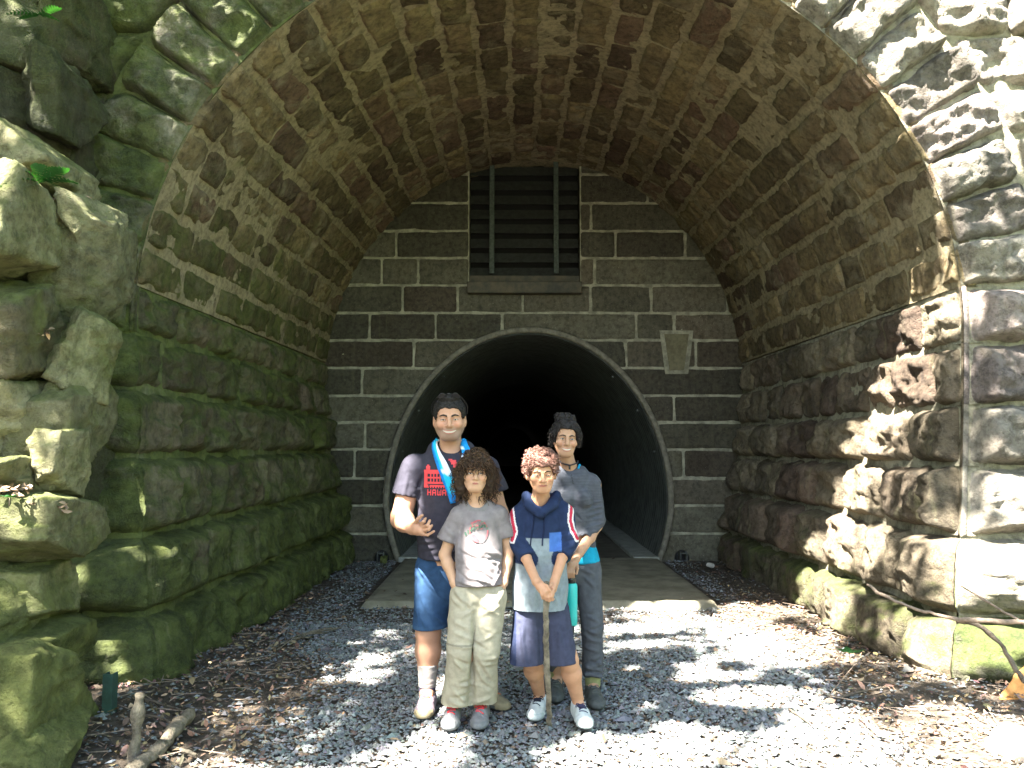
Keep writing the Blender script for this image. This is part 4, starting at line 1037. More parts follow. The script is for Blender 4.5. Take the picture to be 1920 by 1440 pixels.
def shoe(name, parent, heel, toe, ankle, w, cols, lace=None, seed=0, h=.004, top=.112):
    """heel and toe are ground points; cols = (sole, midsole, upper, toe_cap)"""
    heel = np.array(heel, float); toe = np.array(toe, float); d = toe - heel; L = np.linalg.norm(d); d = d / L; sd_ = np.cross(d, (0, 0, 1.)); Z = np.array([0, 0, 1.])
    lo = np.minimum(heel, toe) - .07; hi = np.maximum(heel, toe) + .07; lo[2] = -.02; hi[2] = .22; lo[:2] = np.minimum(lo[:2], ankle[:2] - .07); hi[:2] = np.maximum(hi[:2], ankle[:2] + .07)
    v = Vol(lo, hi, h); q = lambda f, z, s=0.: heel + d * L * f + Z * z + sd_ * s
    for f0, f1, r0, r1 in ((.16, .40, w * .36, w * .37), (.40, .72, w * .37, w * .48), (.72, .86, w * .48, w * .40)):
        v.cone(q(f0, .030), q(f1, .028), r0, r1, .02, (1, 1, 1.5))
    v.cone(q(.18, .055), q(.50, .050), w * .36, w * .36, .02); v.cone(q(.5, .050), q(.80, .030), w * .36, w * .34, .02)
    an = np.array(ankle, float); v.cone(q(.22, .06), [an[0], an[1], top - .007], w * .37, w * .39, .02); v.cone(q(.30, .05), q(.56, .055), w * .36, w * .34, .02)
    v.cone([an[0], an[1], top + .005], [an[0], an[1], top - .02], w * .33, w * .30, .004, sub=True)
    g = np.meshgrid(*v.ax, indexing='ij', sparse=True); v.D = np.maximum(v.D, (.001 - g[2] + 0 * g[0] + 0 * g[1]).astype(np.float32))
    v.D = np.maximum(v.D, (g[2] - top + 0 * g[0] + 0 * g[1]).astype(np.float32))
    def cf(V, Nn):
        f = ((V - heel) @ d) / L; s_ = (V - heel) @ sd_; z = V[:, 2]; c = np.tile(np.array(cols[2], float), (len(V), 1))
        c[z < .034] = cols[1]; c[z < .018] = cols[0]
        cap = (f > .80) & (z < .050) & (z >= .014); c[cap] = cols[3]
        if len(cols) > 4: m = (np.abs(s_) < .020) & (f < .62) & (f > .3) & (z > .05); c[m] = cols[4]
        c *= (1 + .12 * vnoise(V * 60, 3))[:, None]
        m = z > top - .010; c[m] = np.array(cols[0]) * .6
        return c
    def ex(V, Nn): return V + Nn * (.0018 * ridged(V * 30, seed, 2) * (V[:, 2] > .02))[:, None]
    o, bv = finish(name, v, M['shoe'], parent, cf, extra=ex)
    if lace is not None:
        for k in range(5):
            f = .42 + .065 * k; pts = []
            for s in np.linspace(-.022, .022, 7):
                hit = bv.ray_cast(Vector(q(f + (.02 if k % 2 else -.02) * s / .022, .3, s)), Vector((0, 0, -1))); 
                if hit[0]: pts.append(np.array(hit[0]) + (0, 0, .002))
            if len(pts) > 3: tube('lace', pts, .0028, M['shoe'], o, 5, col=np.array([lace]))
        b = q(.40, .11)
        hit = bv.ray_cast(Vector(q(.42, .3)), Vector((0, 0, -1)))
        if hit[0]:
            b = np.array(hit[0])
            for s in (-1, 1): tube('lace', curve_pts([b, b + sd_ * s * .022 + Z * .010 + d * .004, b + sd_ * s * .030 - Z * .006 + d * .016, b + sd_ * s * .006 + Z * .003 + d * .01], 10), .0024, M['shoe'], o, 5, col=np.array([lace]))
    return o
def arm(v, sh, el, wr, r=(.05, .042, .028), k=.02):
    sh, el, wr = (np.array(x, float) for x in (sh, el, wr)); v.cone(sh, el, r[0], r[1], k)
    m = el + (wr - el) * .35; v.cone(el, m, r[1] * .98, r[1] * 1.0, k); v.cone(m, wr, r[1] * 1.0, r[2], k)
def leg(v, hip, kn, an, r=(.085, .055, .036), k=.03):
    hip, kn, an = (np.array(x, float) for x in (hip, kn, an)); v.cone(hip, kn, r[0], r[1], k)
    m = kn + (an - kn) * .32 + np.array([0, .012, 0]); v.cone(kn, m, r[1] * .95, r[1] * 1.02, k); v.cone(m, an, r[1] * 1.0, r[2], k)
def finger(v, pts, r0, r1, k=.004):
    n = len(pts); rr = np.linspace(r0, r1, n); v.chain([np.array(p, float) for p in pts], rr, k)
def decal(name, bvh, parent, polys, mat, Y, off=.003, col=(1, 1, 1), origin=None):
    """flat print: quads given in (x, z) metres on a chest, laid on the cloth from the front"""
    V, Fc = [], []
    for q in polys:
        q = np.array(q, float); n = 4; i0 = len(V)
        for a in range(n):
            for b in range(n):
                s, t = a / (n - 1), b / (n - 1)
                p = (1 - s) * (1 - t) * q[0] + s * (1 - t) * q[1] + s * t * q[2] + (1 - s) * t * q[3]
                h = bvh.ray_cast(Vector((p[0], Y - 1, p[1])), Vector((0, 1, 0)))
                y = h[0].y if h[0] else Y
                V.append((p[0], y - off, p[1]))
        for f in grid_faces(n, n): Fc.append([i0 + int(x) for x in f])
    c = np.tile(np.array([col], float), (len(V), 1)) if np.ndim(col) == 1 else np.repeat(np.array(col), 16, 0)
    return npmesh(name, V, Fc, mat, parent, smooth=True, col=c)
def person(label, loc): e = empty('person', loc); return tag(e, label, 'person', 'family posing in front of the tunnel')
SK = dict(man=(.42, .23, .145), boy1=(.46, .275, .17), boy2=(.43, .23, .135), woman=(.36, .205, .125))

# ---------- the man
YM = 4.85
def m_(px, py, dy=0.): return at(px, py, YM + dy)
def g_(px, py): return ground_at(px, py)
gm1 = g_(797, 1342); gm2 = g_(925, 1326)
man = person('tall smiling man in a dark printed tee and blue shorts with a turquoise scarf', (m_(848, 1000)[0], YM, 0))
hm = Head(m_(843, 787, -.06), 1.10, rotm(R(3), R(4), R(-1)), 1.05)
v = Vol(m_(700, 1400, -.55) * [1, 1, 0] + [0, 0, -.02], m_(985, 735, .35), .0045)
hm.build(v, 1.12, 1)
nk0 = m_(846, 845, .03); v.cone(hm.P(0, .025, -.05), nk0, .062, .066, .03); v.cone(nk0, m_(847, 875, .03), .066, .09, .03)
v.chain([m_(847, 885, .03), m_(847, 960, .03), m_(847, 1040, .02), m_(847, 1085, .03)], [.135, .15, .145, .14], .05, (1, 1.25, 1))
v.cone(m_(790, 872, .03), m_(902, 872, .03), .065, .065, .04)
sh1, el1, wr1 = m_(775, 880, .02), m_(752, 972, -.02), m_(773, 990, -.26)
v.cone(sh1, el1, .066, .060, .02); v.cone(el1, el1 + (wr1 - el1) * .35, .060, .058, .02); v.cone(el1 + (wr1 - el1) * .35, wr1, .058, .036, .02)
sh2, el2, wr2 = m_(912, 882, .05), m_(936, 962, .12), m_(940, 1040, .10); v.cone(sh2, el2, .064, .052, .02); v.cone(el2, wr2, .054, .036, .02)
# relaxed hand with half-curled fingers
def hp(px, py, dy): return m_(px, py, dy)
v.cone(wr1, hp(784, 992, -.30), .033, .036, .015, (1, 1, 1)); v.cone(hp(782, 986, -.30), hp(792, 996, -.33), .027, .026, .012)
finger(v, [hp(778, 982, -.31), hp(784, 973, -.35), hp(792, 966, -.37)], .0125, .0085)      # thumb
finger(v, [hp(788, 984, -.33), hp(795, 978, -.375), hp(798, 972, -.36)], .0108, .0080)
finger(v, [hp(791, 989, -.335), hp(802, 985, -.385), hp(806, 976, -.375)], .0108, .0080)
finger(v, [hp(792, 995, -.335), hp(804, 993, -.385), hp(810, 985, -.39)], .0104, .0076)
finger(v, [hp(790, 1001, -.325), hp(802, 1003, -.37), hp(814, 996, -.38)], .0094, .0070)
v.cone(wr2, m_(940, 1062, .09), .034, .030, .02)
for k in range(4): finger(v, [m_(934 + 4 * k, 1060, .08), m_(933 + 4 * k, 1076, .07), m_(932 + 4 * k, 1086, .08)], .009, .007)
hip1, kn1, an1 = m_(815, 1080, .03), m_(803, 1185, .0), np.array([gm1[0] + .0, gm1[1] + .13, .10])
hip2, kn2, an2 = m_(880, 1080, .05), m_(893, 1190, .04), np.array([gm2[0] - .02, gm2[1] + .08, .10])
leg(v, hip1, kn1, an1, (.095, .070, .043)); leg(v, hip2, kn2, an2, (.095, .070, .043))
for an, g in ((an1, gm1), (an2, gm2)): v.cone(an, [g[0], g[1] + .02, .05], .04, .035, .02)
sk = np.array(SK['man'])
def skinf(sk, hd, beard=0.):
    def f(V, Nn):
        c = np.tile(sk, (len(V), 1)); q = (V - hd.c) @ hd.R / hd.s
        if beard:
            b = sstep(-q[:, 2], .028, .050) * sstep(-q[:, 1], -.02, .01) * sstep(q[:, 2], -.125, -.10) * (np.abs(q[:, 0]) < .08)
            c = c * (1 - beard * b[:, None] * np.array([.45, .35, .25]))
        ck = np.exp(-(((np.abs(q[:, 0]) - .040) / .016) ** 2 + ((q[:, 2] + .022) / .014) ** 2)) * (q[:, 1] < -.03); c = c * (1 + ck[:, None] * np.array([.10, -.06, -.08]))
        return c * (1 + .04 * vnoise(V * 40, 2))[:, None]
    return f
body, bv = finish('body', v, M['skin'], man, skinf(sk, hm, .9))
hm.face(body, bv, man, smile=1.3, eyes='narrow', brow=.0050, teeth=True, mouthw=.025)
_, shl = hair_shell(hm, .0035, man, (.014, .012, .011), thick=.0045, rough=.0035, front=.066, side=.004, seed=2,
           extra=lambda v: v.ball(hm.P(0, -.035, .113), np.array([.050, .045, .016]) * hm.s, .02, False, hm.R))
curls(hm, man, 900, (.010, .008, .008), (.030, .026, .024), (.010, .022), .0013, .0016, lambda p, d: p[2] > hairline(p[0], p[1], .066, .004, -.05), .1, 21, 3, .6, shl)
# tee shirt
def clothf(*layers):
    def f(V, Nn):
        c = np.tile(np.array(layers[0], float), (len(V), 1))
        for L in layers[1:]: m, cc = L(V, Nn); c[m] = cc
        return c * (1 + .05 * vnoise(V * 25, 6))[:, None]
    return f
v = Vol(m_(700, 1080, -.45), m_(985, 815, .40), .0055)
v.chain([m_(847, 895, .03), m_(846, 960, .03), m_(845, 1015, .02), m_(845, 1046, .02)], [.175, .187, .182, .186], .06, (1, 1.28, 1))
v.cone(m_(785, 876, .03), m_(906, 878, .03), .075, .075, .05); v.cone(m_(822, 846, .04), m_(872, 846, .04), .062, .062, .05)
v.cone(m_(778, 878, .03), m_(757, 940, .0), .080, .083, .03); v.cone(m_(910, 880, .04), m_(932, 925, .09), .080, .074, .03)
v.cone(m_(757, 932, .0), m_(749, 962, -.02), .069, .072, .0, sub=True); v.cone(m_(932, 922, .09), m_(939, 950, .12), .064, .066, 0, sub=True)
sd1 = el1 - sh1
g = np.meshgrid(*v.ax, indexing='ij', sparse=True)
def planecut(v, p, nrm, cond):
    g = np.meshgrid(*v.ax, indexing='ij', sparse=True); nrm = np.array(nrm, float) / np.linalg.norm(nrm)
    d = sum((g[i] - p[i]) * nrm[i] for i in range(3)).astype(np.float32); m = np.broadcast_to(cond(*g), v.D.shape); v.D = np.where(m, np.maximum(v.D, d), v.D)
planecut(v, m_(756, 927), m_(749, 960) - m_(762, 895), lambda x, y, z: x < m_(782, 900)[0])
planecut(v, m_(935, 922), m_(942, 950) - m_(926, 890), lambda x, y, z: x > m_(913, 900)[0])
v.plane(m_(845, 1046), (0, 0, -1)); v.cone(m_(846, 1060, .02), m_(845, 1030, .02), .17, .15, 0, (1, 1.3, 1), sub=True)
v.cone(m_(846, 800, -.02), m_(846, 836, -.0), .07, .066, .01, sub=True)
tee, tbv = finish('tee_shirt', v, M['cloth'], man, clothf((.036, .034, .046)), wr=.007, wf=(6, 6, 9), seed=3, extra=folds(m_, [(780, 930, 800, 960), (776, 905, 792, 925), (790, 1010, 830, 1000, -1), (785, 1025, 835, 1020), (788, 985, 815, 1000), (768, 890, 760, 930), (800, 880, 785, 915, -1), (900, 890, 915, 920)] + rand_folds(8, 785, 990, 845, 1040, 45, -12, 5)))
# print: a red colonnaded building with big letters below it
def Q(x0, y0, x1, y1): a, b = m_(x0, y1), m_(x1, y0); return [(a[0], a[2]), (b[0], a[2]), (b[0], b[2]), (a[0], b[2])]
red = [Q(797, 880, 838, 884), Q(797, 884, 804, 913), Q(804, 884, 838, 887.5), Q(804, 893, 838, 896), Q(804, 902, 838, 906), Q(799, 908, 838, 911), Q(801, 873, 809, 880), Q(803, 870.5, 807, 873)]
for x in range(809, 840, 6): red.append(Q(x, 887, x + 2.2, 894)); red.append(Q(x, 895, x + 2.2, 903))
for x in range(804, 840, 5): red.append(Q(x, 910, x + 2.4, 913.5))
glyph = {'H': [(0, 0, .22, 1), (.7, 0, .92, 1), (.2, .42, .75, .6)], 'A': [(0, 0, .22, .82), (.7, 0, .92, .82), (.12, .8, .8, 1), (.2, .36, .75, .54)],
         'W': [(0, .1, .2, 1), (.76, .1, .96, 1), (.4, .1, .56, .7), (.1, 0, .42, .2), (.54, 0, .86, .2)], 'I': [(.1, 0, .34, 1)]}
x = 804.0
for ch in 'HAWAII':
    for a, b, c, d in glyph[ch]: red.append(Q(x + a * 8, 927 - 11 * d, x + c * 8, 927 - 11 * b))
    x += 9.4 if ch != 'I' else 4.4
red += [Q(846, 862, 857, 866), Q(848, 866, 858, 870), Q(852, 870, 858, 876), Q(843, 860, 850, 863)]
decal('shirt_print', tbv, man, red, M['flat'], YM, .004, (.62, .07, .075))
# scarf
def ribbon(name, bvh, parent, pts, wid, colf, Y, off=.008, n=26, mat='cloth', back=.010, k=7):
    P = curve_pts([(p[0], 0, p[1]) for p in pts], n); w = np.interp(np.linspace(0, 1, n), np.linspace(0, 1, len(wid)), wid); V = []; C = []
    T = np.gradient(P, axis=0); T /= np.linalg.norm(T, axis=1)[:, None]; Nn = np.stack([-T[:, 2], 0 * T[:, 0], T[:, 0]], 1)
    for i in range(n):
        for j in range(k):
            s = j / (k - 1) * 2 - 1; q = P[i] + Nn[i] * s * w[i]
            h = bvh.ray_cast(Vector((q[0], Y - 1, q[2])), Vector((0, 1, 0))); y = h[0].y if h[0] else (V[-1][1] + off if V else Y)
            V.append((q[0], y - off - .004 * math.cos(s * 4 + i * .3), q[2])); C.append(colf(i / (n - 1), s))
    o = npmesh(name, V, grid_faces(n, k), M[mat], parent, col=np.array(C)); m = o.modifiers.new('thick', 'SOLIDIFY'); m.thickness = back; m.offset = 1
    return o
def xz(px, py): p = m_(px, py, -.16); return (p[0], p[2])
CY, BL, WH = (.02, .40, .58), (.015, .17, .46), (.72, .76, .78)
def scc(t, s):
    if s > .35 - .2 * t and t < .62: return WH
    if abs(t - .55) < .02 and s > -.4 or (abs(t - .9) < .02): return WH
    return BL if s < -.45 or t > .86 else CY
ribbon('scarf', tbv, man, [xz(816, 822), xz(812, 833), xz(817, 850), xz(828, 875), xz(838, 900), xz(845, 922), xz(850, 944)], [.010, .014, .020, .030, .032, .024, .012], scc, YM)
ribbon('scarf', tbv, man, [xz(864, 822), xz(869, 836), xz(872, 856), xz(866, 880), xz(860, 905)], [.012, .020, .026, .030, .028], lambda t, s: WH if (s < -.5 and (int(t * 12) % 3 == 0)) else ((.015, .26, .62) if t < .5 else (.10, .42, .66)), YM)
# shorts
v = Vol(m_(745, 1200, -.3), m_(960, 1030, .35), .0055)
v.cone(m_(820, 1062, .03), m_(872, 1062, .04), .125, .125, .04, (1, 1.1, 1)); v.cone(m_(847, 1070, .03), m_(847, 1092, .03), .158, .155, .03, (1, 1.25, 1)); v.cone(m_(815, 1080, .03), m_(807, 1182, .0), .112, .100, .03); v.cone(m_(880, 1080, .05), m_(892, 1190, .04), .112, .098, .03)
planecut(v, m_(805, 1176), (0.05, 0, -1), lambda x, y, z: x < 9); v.cone(m_(806, 1195, .0), m_(808, 1150, .01), .088, .082, 0, sub=True)
v.plane(m_(845, 1034), (0, 0, 1))
finish('shorts', v, M['cloth'], man, clothf((.024, .055, .115), lambda V, Nn: (V[:, 2] < m_(806, 1169)[2], (.030, .066, .13))), wr=.005, wf=(5, 5, 9), seed=13, extra=folds(m_, [(785, 1060, 820, 1100), (830, 1050, 800, 1075, -1), (790, 1110, 815, 1165), (800, 1085, 840, 1120), (782, 1130, 790, 1170)] + rand_folds(6, 785, 1060, 840, 1170, 50, 60, 9)))
# socks and shoes
for an, g in ((an1, gm1), (an2, gm2)):
    v = Vol(an - .09, an + [.09, .09, .20], .0045); t = kn1 if an is an1 else kn2
    v.cone(an - [0, 0, .04], an + (t - an) / np.linalg.norm(t - an) * .17, .046, .058, .01); planecut(v, an + [0, 0, .15], (0, 0, 1), lambda x, y, z: z < 99)
    finish('sock', v, M['knit'], man, lambda V, Nn, an=an: np.where((V[:, 2] < an[2] + .025)[:, None], np.array([[.05, .045, .07]]), np.array([[.27, .25, .23]])), wr=.002, wf=(8, 8, 60))
CM = ((.03, .035, .038), (.10, .10, .10), (.22, .175, .20), (.36, .29, .17), (.17, .06, .09))
shoe('shoe', man, [gm1[0] + .01, gm1[1] + .20, 0], [gm1[0] - .005, gm1[1] - .10, 0], an1, .112, CM, lace=(.62, .14, .07), seed=1, top=.150)
shoe('shoe', man, [gm2[0] - .10, gm2[1] + .09, 0], [gm2[0] + .085, gm2[1] - .09, 0], an2, .11, ((.03, .035, .038), (.07, .08, .085), (.20, .17, .11), (.24, .20, .12), (.14, .10, .07)), lace=(.4, .12, .06), seed=2, top=.140)
# sunglasses on his hair
sg = empty('sunglasses', hm.P(0, -.05, .12)); tag(sg, 'dark sunglasses pushed up on top of the man\'s hair', 'sunglasses')
for sx in (-1, 1):
    L = [hm.P(sx * (.032 + .025 * math.cos(a)), -.074 - .010 * math.sin(a), .132 + .013 * math.sin(a) - .012 * abs(math.cos(a))) for a in np.linspace(0, 6.28, 15)[:-1]]
    me = bpy.data.meshes.new('lens'); me.from_pydata([tuple(p) for p in L], [], [list(range(14))]); me.update(); ln = link('lens', me, M['black'], sg); mo = ln.modifiers.new('t', 'SOLIDIFY'); mo.thickness = .003; mo.offset = 0
    tube('temple', curve_pts([hm.P(sx * .057, -.070, .122), hm.P(sx * .088, -.01, .078), hm.P(sx * .090, .03, .03)], 10), .0026, M['black'], sg, 6)
tube('bridge', [hm.P(-.009, -.078, .136), hm.P(0, -.079, .138), hm.P(.009, -.078, .136)], .003, M['black'], sg, 6)

# ---------- the boy in the grey tee
YA = 4.48
def a2(px, py, dy=0.): return at(px, py, YA + dy)
ga1, ga2 = g_(845, 1366), g_(899, 1364)
boy = person('boy with shoulder-length curly brown hair in a grey tee and khaki trousers', (a2(895, 1000)[0], YA, 0))
hb = Head(a2(891, 891, -.02), .87, rotm(R(4), R(-6), R(2)), 1.07)
v = Vol(a2(800, 1395, -.3) * [1, 1, 0] + [0, 0, -.02], a2(985, 845, .3), .0045)
hb.build(v, .92)
v.cone(hb.P(0, .025, -.05), a2(894, 942, .04), .045, .047, .02); v.cone(a2(894, 942, .04), a2(896, 965, .04), .047, .07, .03)
v.chain([a2(897, 975, .04), a2(897, 1040, .03), a2(897, 1110, .03)], [.085, .095, .10], .04, (1, 1.25, 1)); v.cone(a2(862, 966, .04), a2(936, 964, .04), .040, .040, .03)
arm(v, a2(856, 975, .03), a2(834, 1040, .05), a2(852, 1093, .0), (.036, .030, .023)); arm(v, a2(940, 972, .04), a2(954, 1035, .06), a2(944, 1092, .01), (.036, .030, .023))
for w0, h0 in ((a2(852, 1093, .0), a2(866, 1118, .0)), (a2(944, 1092, .01), a2(931, 1118, .01))):
    v.cone(w0, h0, .024, .028, .01)
    for k in range(4): finger(v, [h0 + [.012 * (k - 1.5), 0, 0], h0 + [.013 * (k - 1.5), -.004, -.035], h0 + [.012 * (k - 1.5), .004, -.06]], .0075, .006)
anA, anB = np.array([ga1[0] + .01, ga1[1] + .12, .09]), np.array([ga2[0], ga2[1] + .12, .09])
leg(v, a2(878, 1110, .04), a2(870, 1225, .0), anA, (.07, .05, .034)); leg(v, a2(915, 1110, .04), a2(908, 1225, .01), anB, (.07, .05, .034))
for an, g in ((anA, ga1), (anB, ga2)): v.cone(an, [g[0], g[1] + .03, .045], .034, .03, .02)
body, bv = finish('body', v, M['skin'], boy, skinf(np.array(SK['boy1']), hb))
hb.face(body, bv, boy, smile=-.5, eyes='open', brow=.0042, mouthw=.021)
def ex1(v):
    for x, y, z, r in ((-.075, .03, -.03, .045), (.078, .03, -.03, .045), (-.070, .045, -.085, .040), (.072, .045, -.085, .040), (0, .075, -.07, .06), (-.085, .02, .02, .036), (.086, .02, .02, .036), (0, .02, .115, .05), (-.045, -.055, .085, .026), (.04, -.06, .088, .026)):
        v.ball(hb.P(x, y, z), np.full(3, r) * hb.s, .03)
_, shl = hair_shell(hb, .0042, boy, (.030, .018, .011), thick=.014, rough=.007, front=.052, side=-.02, back=-.10, seed=4, freq=38, extra=ex1)
def reg1(p, d):
    if p[1] < -.03 and p[2] < .055: return False
    if p[1] < .012 and p[2] < .03: return False
    return p[2] > -.05
curls(hb, boy, 1450, (.022, .013, .008), (.085, .048, .026), (.035, .075), .0030, .0075, lambda p, d: (p[2] > .03 or p[1] > .012) and (p[2] > -.05 or abs(p[0]) > .02), .75, 3, 3.2, .55, shl, True)
curls(hb, boy, 60, (.03, .018, .010), (.10, .06, .03), (.025, .04), .0026, .006, lambda p, d: p[1] < -.03 and p[2] > .085 and p[0] < .02, .5, 5, 3.5, .5, shl)
v = Vol(a2(795, 1125, -.3), a2(985, 925, .3), .005)
v.chain([a2(898, 985, .03), a2(897, 1030, .03), a2(897, 1085, .02), a2(897, 1104, .02)], [.112, .118, .122, .125], .05, (1, 1.25, 1))
v.cone(a2(862, 966, .04), a2(934, 964, .04), .050, .050, .04); v.cone(a2(878, 950, .045), a2(912, 949, .045), .040, .040, .03)
v.cone(a2(860, 970, .03), a2(835, 1022, .04), .052, .058, .02); v.cone(a2(936, 970, .04), a2(954, 1015, .05), .050, .052, .02)
planecut(v, a2(836, 1014), a2(830, 1040) - a2(848, 985), lambda x, y, z: x < a2(855, 990)[0]); planecut(v, a2(953, 1008), a2(958, 1030) - a2(944, 980), lambda x, y, z: x > a2(942, 990)[0])
v.cone(a2(838, 1012, .04), a2(831, 1040, .04), .046, .048, 0, sub=True); v.cone(a2(953, 1004, .05), a2(958, 1028, .05), .041, .042, 0, sub=True)
planecut(v, a2(897, 1096), (.05, 0, -1), lambda x, y, z: z < 99); v.cone(a2(893, 905, -.0), a2(894, 936, .01), .05, .047, .008, sub=True)
tee2, tb2 = finish('tee_shirt', v, M['cloth'], boy, clothf((.185, .165, .168), lambda V, Nn: ((((V[:, 0] - a2(894, 944)[0]) ** 2 + ((V[:, 2] - a2(894, 941)[2]) * 1.1) ** 2 < .066 ** 2) & (V[:, 2] > a2(894, 958)[2])), (.17, .16, .155))), wr=.006, wf=(7, 7, 12), seed=21, extra=folds(a2, [(856, 1085, 905, 1098), (860, 1070, 885, 1090, -1), (925, 1095, 945, 1062), (862, 1000, 858, 1045), (868, 985, 862, 1020, -1), (930, 1080, 940, 1040), (835, 990, 850, 1005), (900, 1060, 930, 1085), (870, 1045, 900, 1092)] + rand_folds(10, 862, 1030, 938, 1092, 34, 30, 3), .009, .010))
def Q2(px, py, w, h, a=0.):
    c = a2(px, py, -.12); k = YA / F; ca, sa = math.cos(R(a)), math.sin(R(a))
    return [(c[0] + (x * ca - y * sa) * k, c[2] + (x * sa + y * ca) * k) for x, y in ((-w / 2, -h / 2), (w / 2, -h / 2), (w / 2, h / 2), (-w / 2, h / 2))]
pr = []; pc = []
rr_ = random.Random(4)
for k in range(40):                         # faded round emblem
    t = k / 40 * 6.28; pr.append(Q2(897 + 17 * math.cos(t), 998 + 20 * math.sin(t), 4.5, 2.2, -math.degrees(t) + 90)); pc.append((.34, .09, .10) if rr_.random() < .8 else (.10, .16, .12))
for k in range(34): pr.append(Q2(893 + rr_.uniform(-11, 12), 990 + rr_.uniform(-9, 4), rr_.uniform(1.5, 5), 1.4, rr_.uniform(-30, 30))); pc.append(rr_.choice([(.34, .10, .11), (.12, .15, .12), (.30, .12, .12)]))
for k in range(11): pr.append(Q2(886 + k * .9, 1006 + k * 1.0, 9 - abs(k - 5) * .7, 2.3, 55)); pc.append((.36, .08, .09))
for k in range(8): pr.append(Q2(872 + k * 5.2, 1003 - 4 * math.sin(k * .45) - k * 2.1, 3.2, 6, rr_.uniform(-25, 25))); pc.append((.06, .11, .08))
decal('shirt_print', tb2, boy, pr, M['flat'], YA, .006, np.array(pc))
# khaki trousers
v = Vol(a2(810, 1365, -.3), a2(975, 1080, .35), .005)
v.cone(a2(880, 1112, .03), a2(915, 1112, .03), .095, .095, .03, (1, 1.1, 1))
c1, c2 = np.array([ga1[0] + .04, ga1[1] + .08, .075]), np.array([ga2[0] + .01, ga2[1] + .09, .085])
v.cone(a2(876, 1120, .02), a2(868, 1215, -.02), .092, .082, .02); v.cone(a2(866, 1215, -.02), c1 - [.012, 0, 0], .074, .084, .012)
v.cone(a2(920, 1120, .03), a2(908, 1220, .01), .090, .078, .012); v.cone(a2(908, 1220, .01), c2, .076, .078, .012)
planecut(v, c1 - [0, 0, .025], (.25, 0, -1), lambda x, y, z: x < a2(887, 1300)[0]); planecut(v, c2 - [0, 0, .03], (-.1, 0, -1), lambda x, y, z: x >= a2(887, 1300)[0])
v.cone(a2(892, 1140, -.125), (c1 + c2) / 2 + [-.012, -.135, -.03], .007, .012, .014, (1, .16, 1), sub=True)
def pf(V, Nn):
    c = np.tile(np.array([.33, .30, .225]), (len(V), 1)); z1_ = a2(868, 1203)[2]; m = (np.abs(V[:, 2] - z1_) < .005) & (V[:, 0] < a2(889, 1200)[0]); c[m] *= .6
    return c * (1 + .05 * vnoise(V * 25, 6))[:, None]
finish('trousers', v, M['cloth'], boy, pf, wr=.008, wf=(6, 6, 6), seed=31, extra=folds(a2, [(842, 1315, 880, 1330), (838, 1325, 865, 1345, -1), (850, 1290, 878, 1322), (888, 1322, 918, 1312), (890, 1332, 915, 1326, -1), (892, 1240, 918, 1296), (898, 1225, 925, 1275), (850, 1098, 872, 1128), (858, 1106, 890, 1140), (868, 1150, 888, 1138), (855, 1160, 880, 1172), (905, 1130, 935, 1150), (900, 1150, 935, 1135), (905, 1172, 932, 1185), (900, 1198, 930, 1182), (852, 1203, 890, 1206), (848, 1220, 870, 1250), (889, 1130, 889, 1200, -1), (886, 1230, 888, 1320, -1)] + rand_folds(14, 850, 1120, 925, 1330, 34, 20, 17, 40), .012, .012))
CB_ = ((.025, .026, .03), (.08, .085, .09), (.155, .155, .16), (.14, .145, .15), (.12, .12, .12))
for an, g in ((anA, ga1), (anB, ga2)): shoe('shoe', boy, [g[0] + .015, g[1] + .17, 0], [g[0] - .005, g[1] - .075, 0], an, .10, CB_, lace=(.65, .04, .05), seed=3)

# ---------- the boy in the hoodie
YH = 4.52
def h2(px, py, dy=0.): return at(px, py, YH + dy)
gh1, gh2 = g_(1004, 1348), g_(1092, 1362)
kid = person('curly short-haired boy in a navy and grey hoodie, both hands on a stick', (h2(1017, 1000)[0], YH, 0))
hk = Head(h2(1015, 889, -.10), .885, rotm(R(3), R(6), R(-2)), 1.10)
v = Vol(h2(925, 1400, -.4) * [1, 1, 0] + [0, 0, -.02], h2(1120, 835, .3), .0045)
hk.build(v, .95)
v.cone(hk.P(0, .03, -.05), h2(1014, 940, .0), .044, .048, .02); v.cone(h2(1014, 940, .0), h2(1015, 968, .03), .048, .07, .03)
v.chain([h2(1015, 975, .03), h2(1016, 1040, .05), h2(1018, 1110, .06)], [.09, .10, .10], .04, (1, 1.2, 1)); v.cone(h2(980, 962, .03), h2(1052, 958, .03), .042, .042, .03)
wl, wr_ = h2(1006, 1090, -.20), h2(1040, 1090, -.17)
arm(v, h2(976, 968, .03), h2(974, 1018, .02), wl, (.036, .029, .023)); arm(v, h2(1056, 962, .03), h2(1064, 1014, .03), wr_, (.036, .029, .023))
# right hand over left hand, closed on the stick
stx = h2(1026, 1118, -.24)
v.cone(wl, h2(1018, 1104, -.235), .024, .027, .01, (1, 1, 1)); v.cone(h2(1014, 1100, -.235), h2(1022, 1110, -.25), .025, .023, .01)
for k, (fx, fy) in enumerate([(1010, 1111), (1016, 1114), (1022, 1116), (1028, 1114)]):
    finger(v, [h2(fx + 3, fy - 8, -.255), h2(fx + 6, fy + 4, -.262), h2(fx + 8, fy + 11, -.25), h2(fx + 10, fy + 9, -.235)], .0088, .0070, .0025)
finger(v, [h2(1016, 1094, -.235), h2(1026, 1099, -.26), h2(1031, 1108, -.265)], .0095, .0075)
v.cone(wr_, h2(1035, 1104, -.21), .023, .026, .01)
for k in range(4): finger(v, [h2(1040 - k * 1.0, 1100 + k * 3, -.225), h2(1037, 1109 + k * 2.6, -.25), h2(1029, 1112 + k * 2.6, -.255)], .0085, .0068, .0025)
